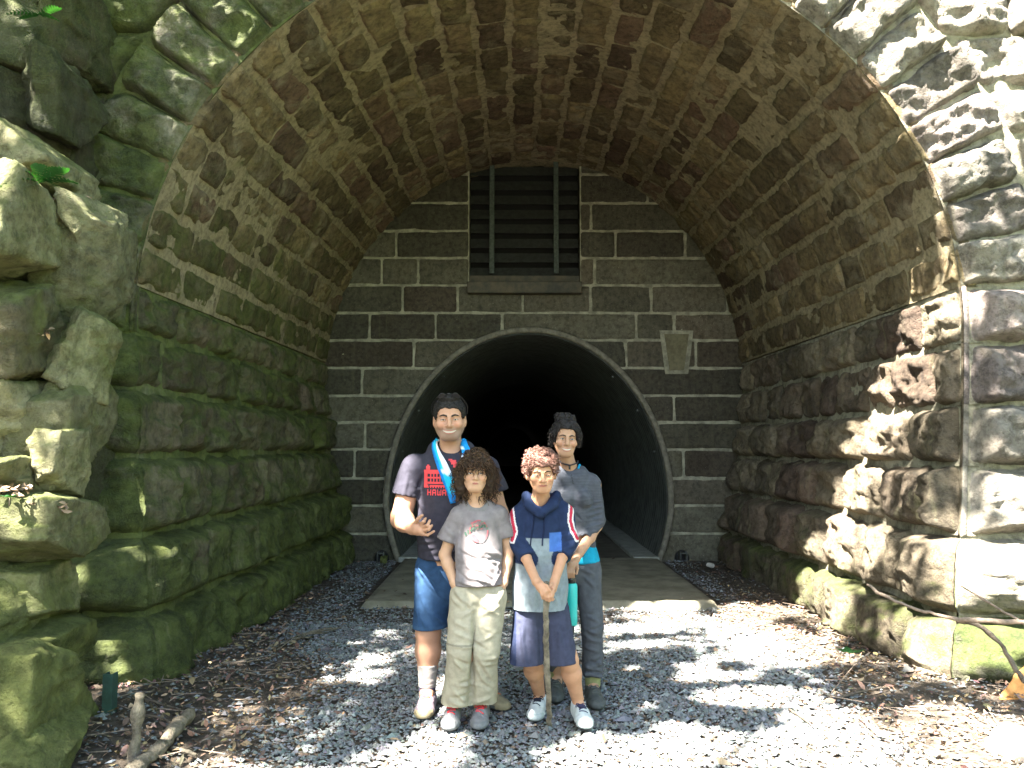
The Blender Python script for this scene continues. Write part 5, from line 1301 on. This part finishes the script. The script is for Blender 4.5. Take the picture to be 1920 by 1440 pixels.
finger(v, [h2(1034, 1095, -.22), h2(1029, 1101, -.245), h2(1024, 1106, -.255)], .009, .007)
anC, anD = np.array([gh1[0] + .03, gh1[1] + .12, .09]), np.array([gh2[0] - .01, gh2[1] + .12, .09])
leg(v, h2(1000, 1130, .06), h2(996, 1235, .02), anC, (.07, .050, .030)); leg(v, h2(1040, 1130, .06), h2(1066, 1238, .02), anD, (.07, .050, .031))
for an, g in ((anC, gh1), (anD, gh2)): v.cone(an, [g[0], g[1] + .03, .045], .031, .03, .02)
body, bv = finish('body', v, M['skin'], kid, skinf(np.array(SK['boy2']), hk))
hk.face(body, bv, kid, smile=-.1, eyes='narrow', brow=.0036, mouthw=.024)
def ex2(v):
    for k in range(26):
        t = random.uniform(-1, 1); v.ball(hk.P(.068 * math.sin(t * 1.6), random.uniform(-.05, .07), .085 + .045 * math.cos(t * 1.5) + random.uniform(-.01, .012)), np.full(3, random.uniform(.012, .020)) * hk.s, .008)
_, shl = hair_shell(hk, .0042, kid, (.11, .055, .04), thick=.010, rough=.006, front=.058, side=.0, back=-.05, seed=8, freq=45, extra=ex2)
curls(hk, kid, 1100, (.10, .045, .032), (.27, .15, .12), (.020, .040), .0026, .0062, lambda p, d: p[2] > hairline(p[0], p[1], .066, .006, -.05), .15, 9, 4.5, .6, shl)
nav, gry = (.016, .026, .062), (.185, .22, .24)
v = Vol(h2(925, 1170, -.35), h2(1120, 905, .35), .005)
zb = h2(1012, 1007)[2]
v.chain([h2(1015, 985, .03), h2(1014, 1040, .04), h2(1013, 1100, .05), h2(1012, 1160, .05)], [.120, .128, .140, .152], .05, (1, 1.2, 1))
v.cone(h2(985, 960, .03), h2(1048, 956, .03), .056, .056, .04); v.cone(h2(996, 944, .03), h2(1034, 942, .03), .040, .040, .03)
vs = Vol(v.lo, v.lo + v.h * (v.n - 1), v.h)
vs.cone(h2(976, 968, .03), h2(974, 1015, .015), .060, .056, .02); vs.cone(h2(974, 1015, .015), h2(991, 1050, -.075), .056, .043, .02)
vs.cone(h2(1056, 964, .03), h2(1063, 1012, .015), .060, .058, .02); vs.cone(h2(1063, 1012, .015), h2(1052, 1048, -.065), .058, .043, .02)
planecut(vs, h2(989, 1046, -.065), wl - h2(974, 1018, .02), lambda x, y, z: x < h2(1016, 0)[0]); planecut(vs, h2(1054, 1043, -.055), wr_ - h2(1064, 1014, .03), lambda x, y, z: x > h2(1016, 0)[0])
nn_ = min(v.D.shape[0], vs.D.shape[0]), min(v.D.shape[1], vs.D.shape[1]), min(v.D.shape[2], vs.D.shape[2]); sl_ = tuple(slice(0, q) for q in nn_); v.blend(sl_, vs.D[sl_], .012)
v.chain([h2(986, 930, .02), h2(993, 946, -.055), h2(1013, 962, -.095), h2(1036, 944, -.055), h2(1044, 928, .02)], [.024, .026, .022, .026, .024], .018)   # hood collar
v.cone(h2(990, 940, .07), h2(1042, 938, .07), .038, .038, .03)
planecut(v, h2(1012, 1155), (0, 0, -1), lambda x, y, z: z < 99); v.cone(h2(1014, 905, -.04), h2(1014, 948, -.03), .05, .044, .008, sub=True)
v.cone(h2(1012, 1185, .05), h2(1012, 1165, .05), .13, .12, 0, (1, 1.2, 1), sub=True)
pk = (h2(1034, 1000)[0], h2(1045, 1000)[0], h2(1040, 997)[2], h2(1040, 1032)[2])
SL = [np.array([h2(x, y)[0], h2(x, y)[2]]) for x, y in ((957, 948), (961, 978), (965, 995), (960, 1012))]
SRt = [np.array([h2(x, y)[0], h2(x, y)[2]]) for x, y in ((1072, 946), (1069, 975), (1073, 992), (1083, 1010))]
def segd(V, pts):
    d = np.full(len(V), 9.); p = V[:, [0, 2]]
    for a, b in zip(pts[:-1], pts[1:]):
        ab = b - a; t = np.clip(((p - a) @ ab) / (ab @ ab), 0, 1); d = np.minimum(d, np.linalg.norm(p - a - t[:, None] * ab, axis=1))
    return d
def hf(V, Nn):
    c = np.tile(np.array(nav), (len(V), 1)); xm0, xm1 = h2(981, 1000)[0], h2(1052, 1000)[0]
    low = (V[:, 2] < zb) & ((V[:, 2] < h2(0, 1056)[2]) | ((V[:, 0] > xm0) & (V[:, 0] < xm1)))
    for ea, eb in ((h2(974, 1015, .015), h2(991, 1050, -.075)), (h2(1063, 1012, .015), h2(1052, 1048, -.065))):
        ab = eb - ea; t = np.clip(((V - ea) @ ab) / (ab @ ab), 0, 1); low &= ~(np.linalg.norm(V - ea - t[:, None] * ab, axis=1) < .064 - .012 * t)
    c[low] = gry; fr = V[:, 1] < YH + .03
    for pts in (SL, SRt):
        d = segd(V, pts); c[(d < .017) & fr] = (.62, .60, .60); c[(d < .0085) & fr] = (.42, .03, .06)
    m = (V[:, 0] > h2(1025, 0)[0]) & (V[:, 0] < h2(1047, 0)[0]) & (V[:, 2] < h2(0, 996)[2]) & (V[:, 2] > h2(0, 1031)[2]) & (V[:, 1] < YH); c[m] = (.055, .13, .36)
    return c * (1 + .07 * vnoise(V * 30, 6))[:, None]
hood, hbv = finish('hoodie', v, M['cloth'], kid, hf, wr=.007, wf=(7, 7, 8), seed=41, extra=folds(h2, [(962, 1010, 988, 1020), (962, 1022, 990, 1030, -1), (1048, 1004, 1078, 998), (1048, 1016, 1078, 1010, -1), (1050, 1026, 1074, 1022), (1000, 1050, 1010, 1090), (990, 1060, 1000, 1120, -1), (1035, 1050, 1030, 1090), (1015, 1120, 1010, 1150), (985, 1110, 980, 1150), (1045, 1100, 1050, 1150), (990, 970, 985, 1000), (1040, 965, 1050, 990)] + rand_folds(10, 970, 1050, 1060, 1150, 40, 85, 23, 20)))
for (x0, x1) in ((1000, 995), (1019, 1017)):
    P_ = []
    for t in np.linspace(0, 1, 12):
        p = h2(x0 + (x1 - x0) * t + 1.2 * math.sin(t * 5), 958 + 62 * t); h = hbv.ray_cast(Vector((p[0], YH - 1, p[2])), Vector((0, 1, 0))); P_.append((p[0], (h[0].y if h[0] else YH - .15) - .004, p[2]))
    tube('drawstring', P_, .0035, M['cloth'], kid, 6, col=np.array([(.012, .018, .045)]))
v = Vol(h2(935, 1275, -.3), h2(1110, 1100, .4), .005)
v.cone(h2(1002, 1135, .06), h2(1030, 1135, .06), .092, .092, .03, (1, 1.1, 1)); v.cone(h2(992, 1145, .05), h2(987, 1250, .02), .086, .094, .015); v.cone(h2(1038, 1145, .05), h2(1055, 1250, .02), .086, .082, .015)
v.cone(h2(1026, 1180, -.05), h2(1021, 1265, -.06), .006, .016, .010, (1, .12, 1), sub=True); planecut(v, h2(990, 1248), (.06, 0, -1), lambda x, y, z: z < 99); v.cone(h2(987, 1262, .02), h2(988, 1225, .03), .082, .074, 0, sub=True); v.cone(h2(1056, 1262, .02), h2(1054, 1225, .03), .070, .062, 0, sub=True)
v.plane(h2(1012, 1112), (0, 0, 1))
finish('shorts', v, M['cloth'], kid, clothf((.042, .046, .076), lambda V, Nn: (V[:, 0] < h2(967, 0)[0], (.018, .025, .055))), wr=.007, wf=(7, 7, 3.5), seed=51, extra=folds(h2, [(975, 1160, 985, 1240), (995, 1165, 1005, 1240), (1025, 1160, 1030, 1240, -1), (1045, 1165, 1060, 1235), (1010, 1160, 1015, 1245, -1)] + rand_folds(8, 965, 1160, 1070, 1240, 60, 85, 29, 14), .010, .013))
CK = ((.02, .022, .026), (.06, .065, .07), (.40, .44, .44), (.30, .34, .34), (.015, .016, .03))
shoe('shoe', kid, [gh1[0] + .04, gh1[1] + .17, 0], [gh1[0] - .01, gh1[1] - .08, 0], anC, .10, CK, lace=(.015, .016, .03), seed=6)
shoe('shoe', kid, [gh2[0] - .02, gh2[1] + .17, 0], [gh2[0] + .02, gh2[1] - .09, 0], anD, .10, CK, lace=(.03, .03, .07), seed=7)
# walking stick
sb = g_(1030, 1362); st_ = tube('walking_stick', curve_pts([(sb[0], sb[1], .0), at(1028, 1290, 4.38), at(1025, 1220, 4.34), at(1024, 1160, 4.29), h2(1025, 1092, -.24)], 34, .0016, 3), np.linspace(.0135, .016, 34), M['wood'], None, 10, noise=.002)
tag(st_, 'knobbly grey-brown walking stick held upright by the hoodie boy', 'walking stick')

# ---------- the woman
YW = 4.98
def w2(px, py, dy=0.): return at(px, py, YW + dy)
gw1, gw2 = g_(1116, 1325), g_(1044, 1312)
wom = person('smiling woman with dark curly pinned-up hair in a long-sleeved grey top', (w2(1085, 1000)[0], YW, 0))
hw = Head(w2(1060, 824, -.03), .96, rotm(R(4), R(2), R(4)), .98)
v = Vol(w2(1000, 1360, -.4) * [1, 1, 0] + [0, 0, -.02], w2(1155, 770, .3), .0045)
hw.build(v, .92, 1)
v.cone(hw.P(0, .028, -.05), w2(1067, 880, .04), .045, .047, .02); v.cone(w2(1067, 880, .04), w2(1072, 900, .05), .047, .056, .03)
v.chain([w2(1078, 915, .04), w2(1080, 980, .05), w2(1085, 1060, .05)], [.092, .095, .10], .04, (1, 1.2, 1)); v.cone(w2(1040, 898, .04), w2(1110, 902, .04), .038, .038, .03)
ww = w2(1080, 1048, -.16)
arm(v, w2(1116, 908, .04), w2(1119, 985, .05), ww, (.038, .034, .023)); arm(v, w2(1036, 905, .04), w2(1030, 985, .06), w2(1052, 1052, -.10), (.038, .034, .023))
v.cone(ww, w2(1073, 1062, -.18), .023, .026, .01); v.cone(w2(1071, 1060, -.18), w2(1068, 1067, -.19), .024, .022, .01)
for k in range(4): finger(v, [w2(1063 + 4.3 * k, 1064, -.195), w2(1062 + 4.5 * k, 1074, -.215), w2(1063 + 4.2 * k, 1082, -.20), w2(1065 + 3.6 * k, 1083, -.185)], .0085, .0066, .0025)
finger(v, [w2(1082, 1056, -.18), w2(1083, 1066, -.205), w2(1081, 1076, -.21)], .009, .0072)
v.cone(w2(1052, 1052, -.10), w2(1054, 1066, -.10), .022, .024, .01)
for k in range(4): finger(v, [w2(1046 + 4 * k, 1066, -.10), w2(1046 + 4 * k, 1078, -.11), w2(1048 + 3.6 * k, 1085, -.10)], .008, .0065, .0025)
anE, anF = np.array([gw1[0], gw1[1] + .12, .10]), np.array([gw2[0] + .01, gw2[1] + .12, .10])
leg(v, w2(1100, 1075, .05), w2(1112, 1175, .0), anE, (.075, .052, .036)); leg(v, w2(1062, 1075, .05), w2(1056, 1180, .02), anF, (.075, .052, .036))
for an, g in ((anE, gw1), (anF, gw2)): v.cone(an, [g[0], g[1] + .03, .045], .034, .03, .02)
body, bv = finish('body', v, M['skin'], wom, skinf(np.array(SK['woman']), hw))
hw.face(body, bv, wom, smile=1.0, eyes='open', brow=.0044, teeth=True, mouthw=.023)
def ex3(v):
    v.ball(hw.P(-.008, .02, .128), np.array([.058, .055, .032]) * hw.s, .012)
    for k in range(14): a = k * .45; v.ball(hw.P(-.008 + .044 * math.cos(a), .010 + .034 * math.sin(a), .132 + .010 * math.sin(k * 3)), np.full(3, .018) * hw.s, .006)
    for sx in (-1, 1):
        v.cone(hw.P(sx * .03, -.055, .105), hw.P(sx * .080, -.015, .02), .018 * hw.s, .016 * hw.s, .015); v.cone(hw.P(sx * .080, -.005, .04), hw.P(sx * .086, .022, -.035), .018 * hw.s, .012 * hw.s, .015)
_, shl = hair_shell(hw, .0042, wom, (.012, .010, .010), thick=.010, rough=.006, front=.070, side=-.02, back=-.06, seed=9, freq=34, extra=ex3)
curls(hw, wom, 1000, (.008, .007, .007), (.034, .028, .025), (.016, .032), .0022, .005, lambda p, d: p[2] > hairline(p[0], p[1], .068, -.03, -.06), .35, 13, 4, .4, shl)
v = Vol(w2(1000, 1075, -.3), w2(1155, 862, .35), .005)
v.chain([w2(1076, 922, .04), w2(1079, 965, .04), w2(1080, 1005, .05), w2(1084, 1044, .05)], [.110, .108, .106, .116], .04, (1, 1.2, 1))
v.cone(w2(1042, 900, .04), w2(1108, 902, .04), .046, .046, .04); v.cone(w2(1050, 888, .035), w2(1088, 888, .035), .046, .046, .03); v.cone(w2(1060, 900, .0), w2(1080, 900, .0), .045, .045, .03)
v.ball(w2(1062, 935, -.045), (.05, .04, .05), .03); v.ball(w2(1096, 935, -.045), (.05, .04, .05), .03)
cu = w2(1098, 1008, -.035)
v.cone(w2(1113, 908, .04), w2(1119, 975, .05), .048, .047, .02); v.cone(w2(1119, 975, .05), cu, .047, .043, .02)
v.cone(w2(1040, 908, .04), w2(1032, 980, .06), .048, .044, .02); v.cone(w2(1032, 980, .06), w2(1048, 1035, -.06), .044, .036, .02)
v.cone(cu, ww, .036, .036, 0, sub=True)
planecut(v, cu + (ww - cu) * .06, ww - cu, lambda x, y, z: (x > w2(1086, 0)[0]) & (y < YW + .02) & (z < w2(0, 985)[2]))
planecut(v, w2(1082, 1044), (.08, 0, -1), lambda x, y, z: (z < 99) & (y > YW - .08)); v.cone(w2(1066, 840, -.0), w2(1068, 868, -.005), .056, .050, .008, sub=True)
def wf_(V, Nn):
    c = np.tile(np.array([.062, .066, .078]), (len(V), 1)); c *= (1 + .16 * np.sin(V[:, 2] * 900 + 3 * vnoise(V * 12, 3)) * .5 + .10 * vnoise(V * np.array([18, 18, 260]), 5))[:, None]; return c
top, twb = finish('long_sleeved_top', v, M['knit'], wom, wf_, wr=.005, wf=(8, 8, 14), seed=61, extra=folds(w2, [(1100, y0 + 7, 1132, y0, 1) for y0 in (938, 949, 960, 970, 981, 991)] + [(1098, 915, 1112, 940), (1080, 1010, 1100, 1040), (1075, 960, 1090, 975, -1)], .009, .007))
nk = []
for t in np.linspace(-2.7, 2.7, 30) - math.pi / 2: 
    p = w2(1067, 864, .0) + np.array([.053 * math.cos(t), .053 * math.sin(t), .016 * abs(math.cos(t)) ** 1.5 - .026 + .01 * (math.sin(t) > 0)]); nk.append(p)
tube('neck_band', nk, .004, M['cloth'], wom, 6, col=np.array([(.03, .03, .035)]))
for k in range(4):
    p = w2(1071 + k * .8, 890 + k * 5); h = twb.ray_cast(Vector((p[0], YW - 1, p[2])), Vector((0, 1, 0)))
    if h[0]: tube('button', [np.array(h[0]) + (0, -.004, 0), np.array(h[0])], .004, M['black'], wom, 8)
v = Vol(w2(1010, 1085, -.3), w2(1155, 860, .35), .005)           # turquoise vest, seen at the hem and a strap
v.chain([w2(1079, 1015, .05), w2(1088, 1057, .05)], [.104, .120], .03, (1, 1.2, 1)); planecut(v, w2(1088, 1056), (0.04, 0, -1), lambda x, y, z: z < 99); v.plane(w2(1088, 1020), (0, 0, 1))
finish('vest', v, M['cloth'], wom, clothf((.01, .23, .36)), wr=.006, wf=(8, 8, 14), seed=71)
P_ = []
for t in np.linspace(0, 1, 9):
    p = w2(1087 - 3 * t, 871 + 9 * t, .02 - .020 * t); P_.append(p)
tube('vest_strap', P_, .007, M['cloth'], wom, 8, col=np.array([(.01, .23, .42)]))
v = Vol(w2(1010, 1305, -.3), w2(1155, 1040, .35), .005)
v.cone(w2(1068, 1068, .05), w2(1094, 1068, .05), .108, .108, .03, (1, 1.1, 1)); v.cone(w2(1102, 1085, .04), w2(1111, 1175, .0), .082, .064, .015); v.cone(w2(1111, 1175, .0), [gw1[0] + .0, gw1[1] + .12, .17], .062, .058, .015)
v.cone(w2(1060, 1085, .05), w2(1056, 1180, .02), .080, .062, .015); v.cone(w2(1056, 1180, .02), [gw2[0] + .01, gw2[1] + .12, .17], .060, .056, .015)
for q in ((1100, 1265, 1126, 1268), (1102, 1250, 1124, 1244), (1100, 1184, 1122, 1178), (1104, 1198, 1124, 1192)): v.cone(w2(q[0], q[1], -.035), w2(q[2], q[3], -.035), .012, .012, .012)
v.plane(w2(1085, 1046), (0, 0, 1)); g = np.meshgrid(*v.ax, indexing='ij', sparse=True); v.D = np.maximum(v.D, (.135 - g[2] + 0 * g[0] + 0 * g[1]).astype(np.float32))
finish('trousers', v, M['cloth'], wom, clothf((.065, .070, .080)), wr=.006, wf=(8, 8, 9), seed=81, extra=folds(w2, [(1090, 1065, 1112, 1075), (1095, 1080, 1118, 1105), (1100, 1150, 1125, 1165), (1100, 1180, 1124, 1172, -1), (1100, 1196, 1126, 1200), (1102, 1250, 1126, 1258), (1100, 1266, 1126, 1272, -1), (1104, 1235, 1124, 1228)] + rand_folds(8, 1098, 1080, 1122, 1270, 26, 20, 37)))
CW = ((.02, .022, .02), (.035, .038, .036), (.050, .055, .052), (.06, .066, .062), (.04, .043, .04))
shoe('shoe', wom, [gw1[0] - .01, gw1[1] + .17, 0], [gw1[0] + .01, gw1[1] - .10, 0], anE, .105, CW, lace=(.07, .075, .07), seed=9); shoe('shoe', wom, [gw2[0], gw2[1] + .17, 0], [gw2[0] - .01, gw2[1] - .10, 0], anF, .105, CW, lace=(.07, .075, .07), seed=10)
for an in (anE, anF):
    v = Vol(an - [.07, .08, .02], an + [.07, .08, .09], .0045); v.cone(an, an + [0, 0, .05], .046, .048, .01); finish('sock', v, M['knit'], wom, lambda V, Nn: np.tile(np.array([[.20, .21, .10]]), (len(V), 1)))
# necklace
nl = []
for t in np.linspace(-1.9, 1.9, 24) - math.pi / 2: nl.append(w2(1067, 871, .012) + np.array([.0475 * math.cos(t), .049 * math.sin(t), -.002 + .012 * abs(math.cos(t))]))
tube('necklace', nl, .0028, M['black'], wom, 6); pz = w2(1068, 874, -.042); tube('pendant', [pz + (0, 0, .006), pz - (0, .002, .020)], .006, M['black'], wom, 8)
# bottle
bt = w2(1071, 1085, -.17); bb = empty('water_bottle', (bt[0], bt[1], bt[2] - .28)); tag(bb, 'teal drinking bottle with a black lid hanging from the woman\'s hand', 'bottle')
def lathe(name, c, prof_, mat, parent, n=28):
    V = [(c[0] + r * math.cos(a), c[1] + r * math.sin(a), c[2] + z) for z, r in prof_ for a in np.linspace(0, 2 * math.pi, n + 1)]
    return npmesh(name, V, grid_faces(len(prof_), n + 1)[:, ::-1], mat, parent)
lathe('bottle_body', bt, [(-.262, .0005), (-.262, .030), (-.257, .0345), (-.05, .0365), (-.035, .035), (-.022, .026), (-.015, .024)], M['teal'], bb)
lathe('lid', bt, [(-.024, .027), (-.024, .029), (.006, .029), (.010, .026), (.011, .0005)], M['black'], bb)
tube('handle', curve_pts([bt + (-.024, 0, .004), bt + (-.022, -.0, .030), bt + (0, 0, .040), bt + (.022, 0, .030), bt + (.024, 0, .004)], 16), .005, M['black'], bb, 8)

# ------------------------------------------------------------ an unseen tree, its crown shaped to dapple the place
# sunlit spots of the place (world metres): leaves that would shade them are left out
SPOTS = []
def gs(px, py, rx, ry):                     # on the ground
    c = ground_at(px, py); SPOTS.append((c, (rx / F * c[1], abs(ground_at(px, py - ry)[1] - ground_at(px, py + ry)[1]) / 2, .12)))
def ws(px, py, rx, ry, Y, dy=.4):           # on upright things Y metres ahead
    c = at(px, py, Y); SPOTS.append((c, (rx / F * Y, dy, ry / F * Y)))
for s in [(690, 1400, 185, 42), (620, 1378, 70, 18), (600, 1440, 120, 20), (832, 1300, 24, 34), (655, 1264, 42, 11), (738, 1182, 22, 9), (690, 1236, 34, 8),
          (1235, 1128, 118, 12), (1200, 1166, 85, 14), (1330, 1160, 130, 20), (1430, 1190, 120, 22), (1400, 1140, 60, 10), (1240, 1212, 60, 12), (1490, 1222, 80, 20),
          (1300, 1258, 110, 15), (1185, 1312, 32, 14), (1420, 1304, 110, 16), (1250, 1378, 150, 26), (1150, 1418, 150, 24), (1450, 1402, 170, 34), (1640, 1400, 150, 44),
          (1560, 1340, 70, 12), (1800, 1360, 90, 30), (1035, 1322, 26, 9), (975, 1345, 30, 9), (900, 1424, 60, 10), (1880, 1420, 60, 40), (420, 1420, 25, 10), (1380, 1235, 60, 8)]: gs(*s)
for s in [(1745, 60, 330, 215), (1560, 10, 110, 50), (1850, 190, 120, 70), (1700, 180, 60, 40), (1790, 290, 60, 22), (1870, 380, 40, 22), (1908, 922, 34, 32), (1862, 1058, 62, 50),
          (1835, 1115, 46, 30), (1790, 1030, 16, 40), (1820, 1185, 60, 18), (1740, 1215, 22, 26), (1640, 110, 60, 40)]: ws(*s, 5.5, .6)
for s in [(1700, 592, 60, 34, 6.2), (1745, 590, 30, 20, 5.9), (1678, 722, 56, 38, 6.4), (1620, 790, 50, 40, 6.9), (1590, 850, 44, 40, 7.1), (1560, 920, 46, 48, 7.3), (1535, 1000, 44, 50, 7.6),
          (1500, 1080, 46, 46, 7.9), (1470, 1130, 40, 30, 8.2), (1610, 1010, 20, 30, 6.9), (1550, 1120, 20, 24, 7.2)]: ws(*s, .55)
for s in [(45, 450, 12, 26, 4.3), (75, 905, 20, 28, 4.25), (60, 958, 34, 9, 4.0), (150, 520, 8, 12, 4.6), (20, 345, 8, 10, 4.3)]: ws(*s, .35)
PSPOTS = [(752, 900, 24, 46), (758, 965, 30, 34), (800, 1034, 22, 14), (792, 1110, 12, 40), (812, 1075, 16, 30), (800, 1215, 13, 40), (795, 1300, 24, 46), (838, 772, 17, 13),
          (908, 1000, 28, 22), (912, 1048, 36, 46), (930, 965, 14, 14), (915, 1120, 32, 30), (932, 1170, 14, 40), (955, 1062, 9, 34),
          (1016, 878, 56, 60), (1064, 945, 30, 20), (975, 1110, 18, 34), (986, 1190, 15, 36), (1096, 1348, 16, 18), (1004, 1290, 8, 14), (1092, 1020, 20, 32), (1106, 1090, 9, 42)]
NW = len(SPOTS)
for s in PSPOTS: ws(*s, 4.65, .45)
SC = np.array([s[0] for s in SPOTS]); SR = np.array([s[1] for s in SPOTS]) + np.array([[.05, .05, 0] if abs(s[0][2]) < 1e-6 else ([.10, 0, .10] if k < NW else [.035, .05, .035]) for k, s in enumerate(SPOTS)])
def build_crown():
    bpy.context.view_layer.update(); dg = bpy.context.evaluated_depsgraph_get()
    n = 40000; r = np.random.default_rng(12); sd_ = np.array(SUNDIR)
    T = np.stack([r.uniform(-5.2, 6, n), r.uniform(.5, 9.0, n), np.full(n, 2.)], 1)
    h = r.uniform(7.2, 10.2, n); P = T + sd_ * ((h - 2) / sd_[2])[:, None]
    n3 = 9000; T3 = np.stack([r.uniform(-.9, 1.0, n3), r.uniform(4.1, 5.3, n3), r.uniform(0, 1.8, n3)], 1); h3 = r.uniform(7.2, 10.2, n3)
    P = np.concatenate([P, T3 + sd_ * ((h3 - T3[:, 2]) / sd_[2])[:, None]]); n = len(P)      # extra leaves added to shade the group
    keep = np.ones(n, bool); d = -SUNDIR
    for k in range(n):
        hit, loc, nm, fi, ob, mt = S.ray_cast(dg, Vector(P[k]), d)
        if not hit: keep[k] = r.random() < .75; continue
        l = np.array(loc); l[2] = max(l[2], 0) if l[2] > .12 else 0
        q = (((l - SC) / SR) ** 2).sum(1).min()
        if q < 1.25 + r.normal(0, .15) and not (l[2] == 0 and vnoise(np.array([[l[0] * 3.2, l[1] * 2.6, 0]]), 8)[0] > .38): keep[k] = False
        elif l[1] < 3.2 and vnoise(np.array([[l[0] * 1.1, l[1] * 1.1, 0]]), 5)[0] > .12: keep[k] = False
    P = P[keep]; n = len(P)
    tree = empty('overhanging_tree', (-6.0, -4.5, 0)); tag(tree, 'unseen leafy tree behind the camera, its crown shaped to dapple the path', 'tree')
    nr = r.normal(0, .45, (n, 3)) + sd_
    c = np.clip(r.lognormal(0, .3, (n, 1)), .4, 2) * np.array([[1, 1, 1]])
    leaves_mesh('crown', P, r.uniform(.05, .105, n), nr, c, M['leaf'])
    ob = bpy.data.objects['crown']; ob.parent = tree; ob.matrix_parent_inverse = Matrix.Translation(tree.location).inverted()
    tube('trunk', curve_pts([(-6, -4.5, -.3), (-5.9, -4.4, 2.5), (-5.6, -4.2, 5), (-5.0, -3.8, 7.4)], 20, .01), np.linspace(.32, .16, 20), M['bark'], tree, 14, noise=.03)
    for k, e in enumerate([(-1, 1, 8.6), (2, -1, 9.0), (-3.5, 2.5, 8.2), (0, 4, 9.3), (-6.5, .5, 8.5), (1.5, 2.2, 8.4)]):
        tube('limb', curve_pts([(-5.3 + .05 * k, -4.0, 6.0 + .25 * k), ((e[0] - 5) / 2, (e[1] - 4) / 2, 7.4), e], 16, .02), np.linspace(.05, .008, 16), M['bark'], tree, 8)
build_crown()
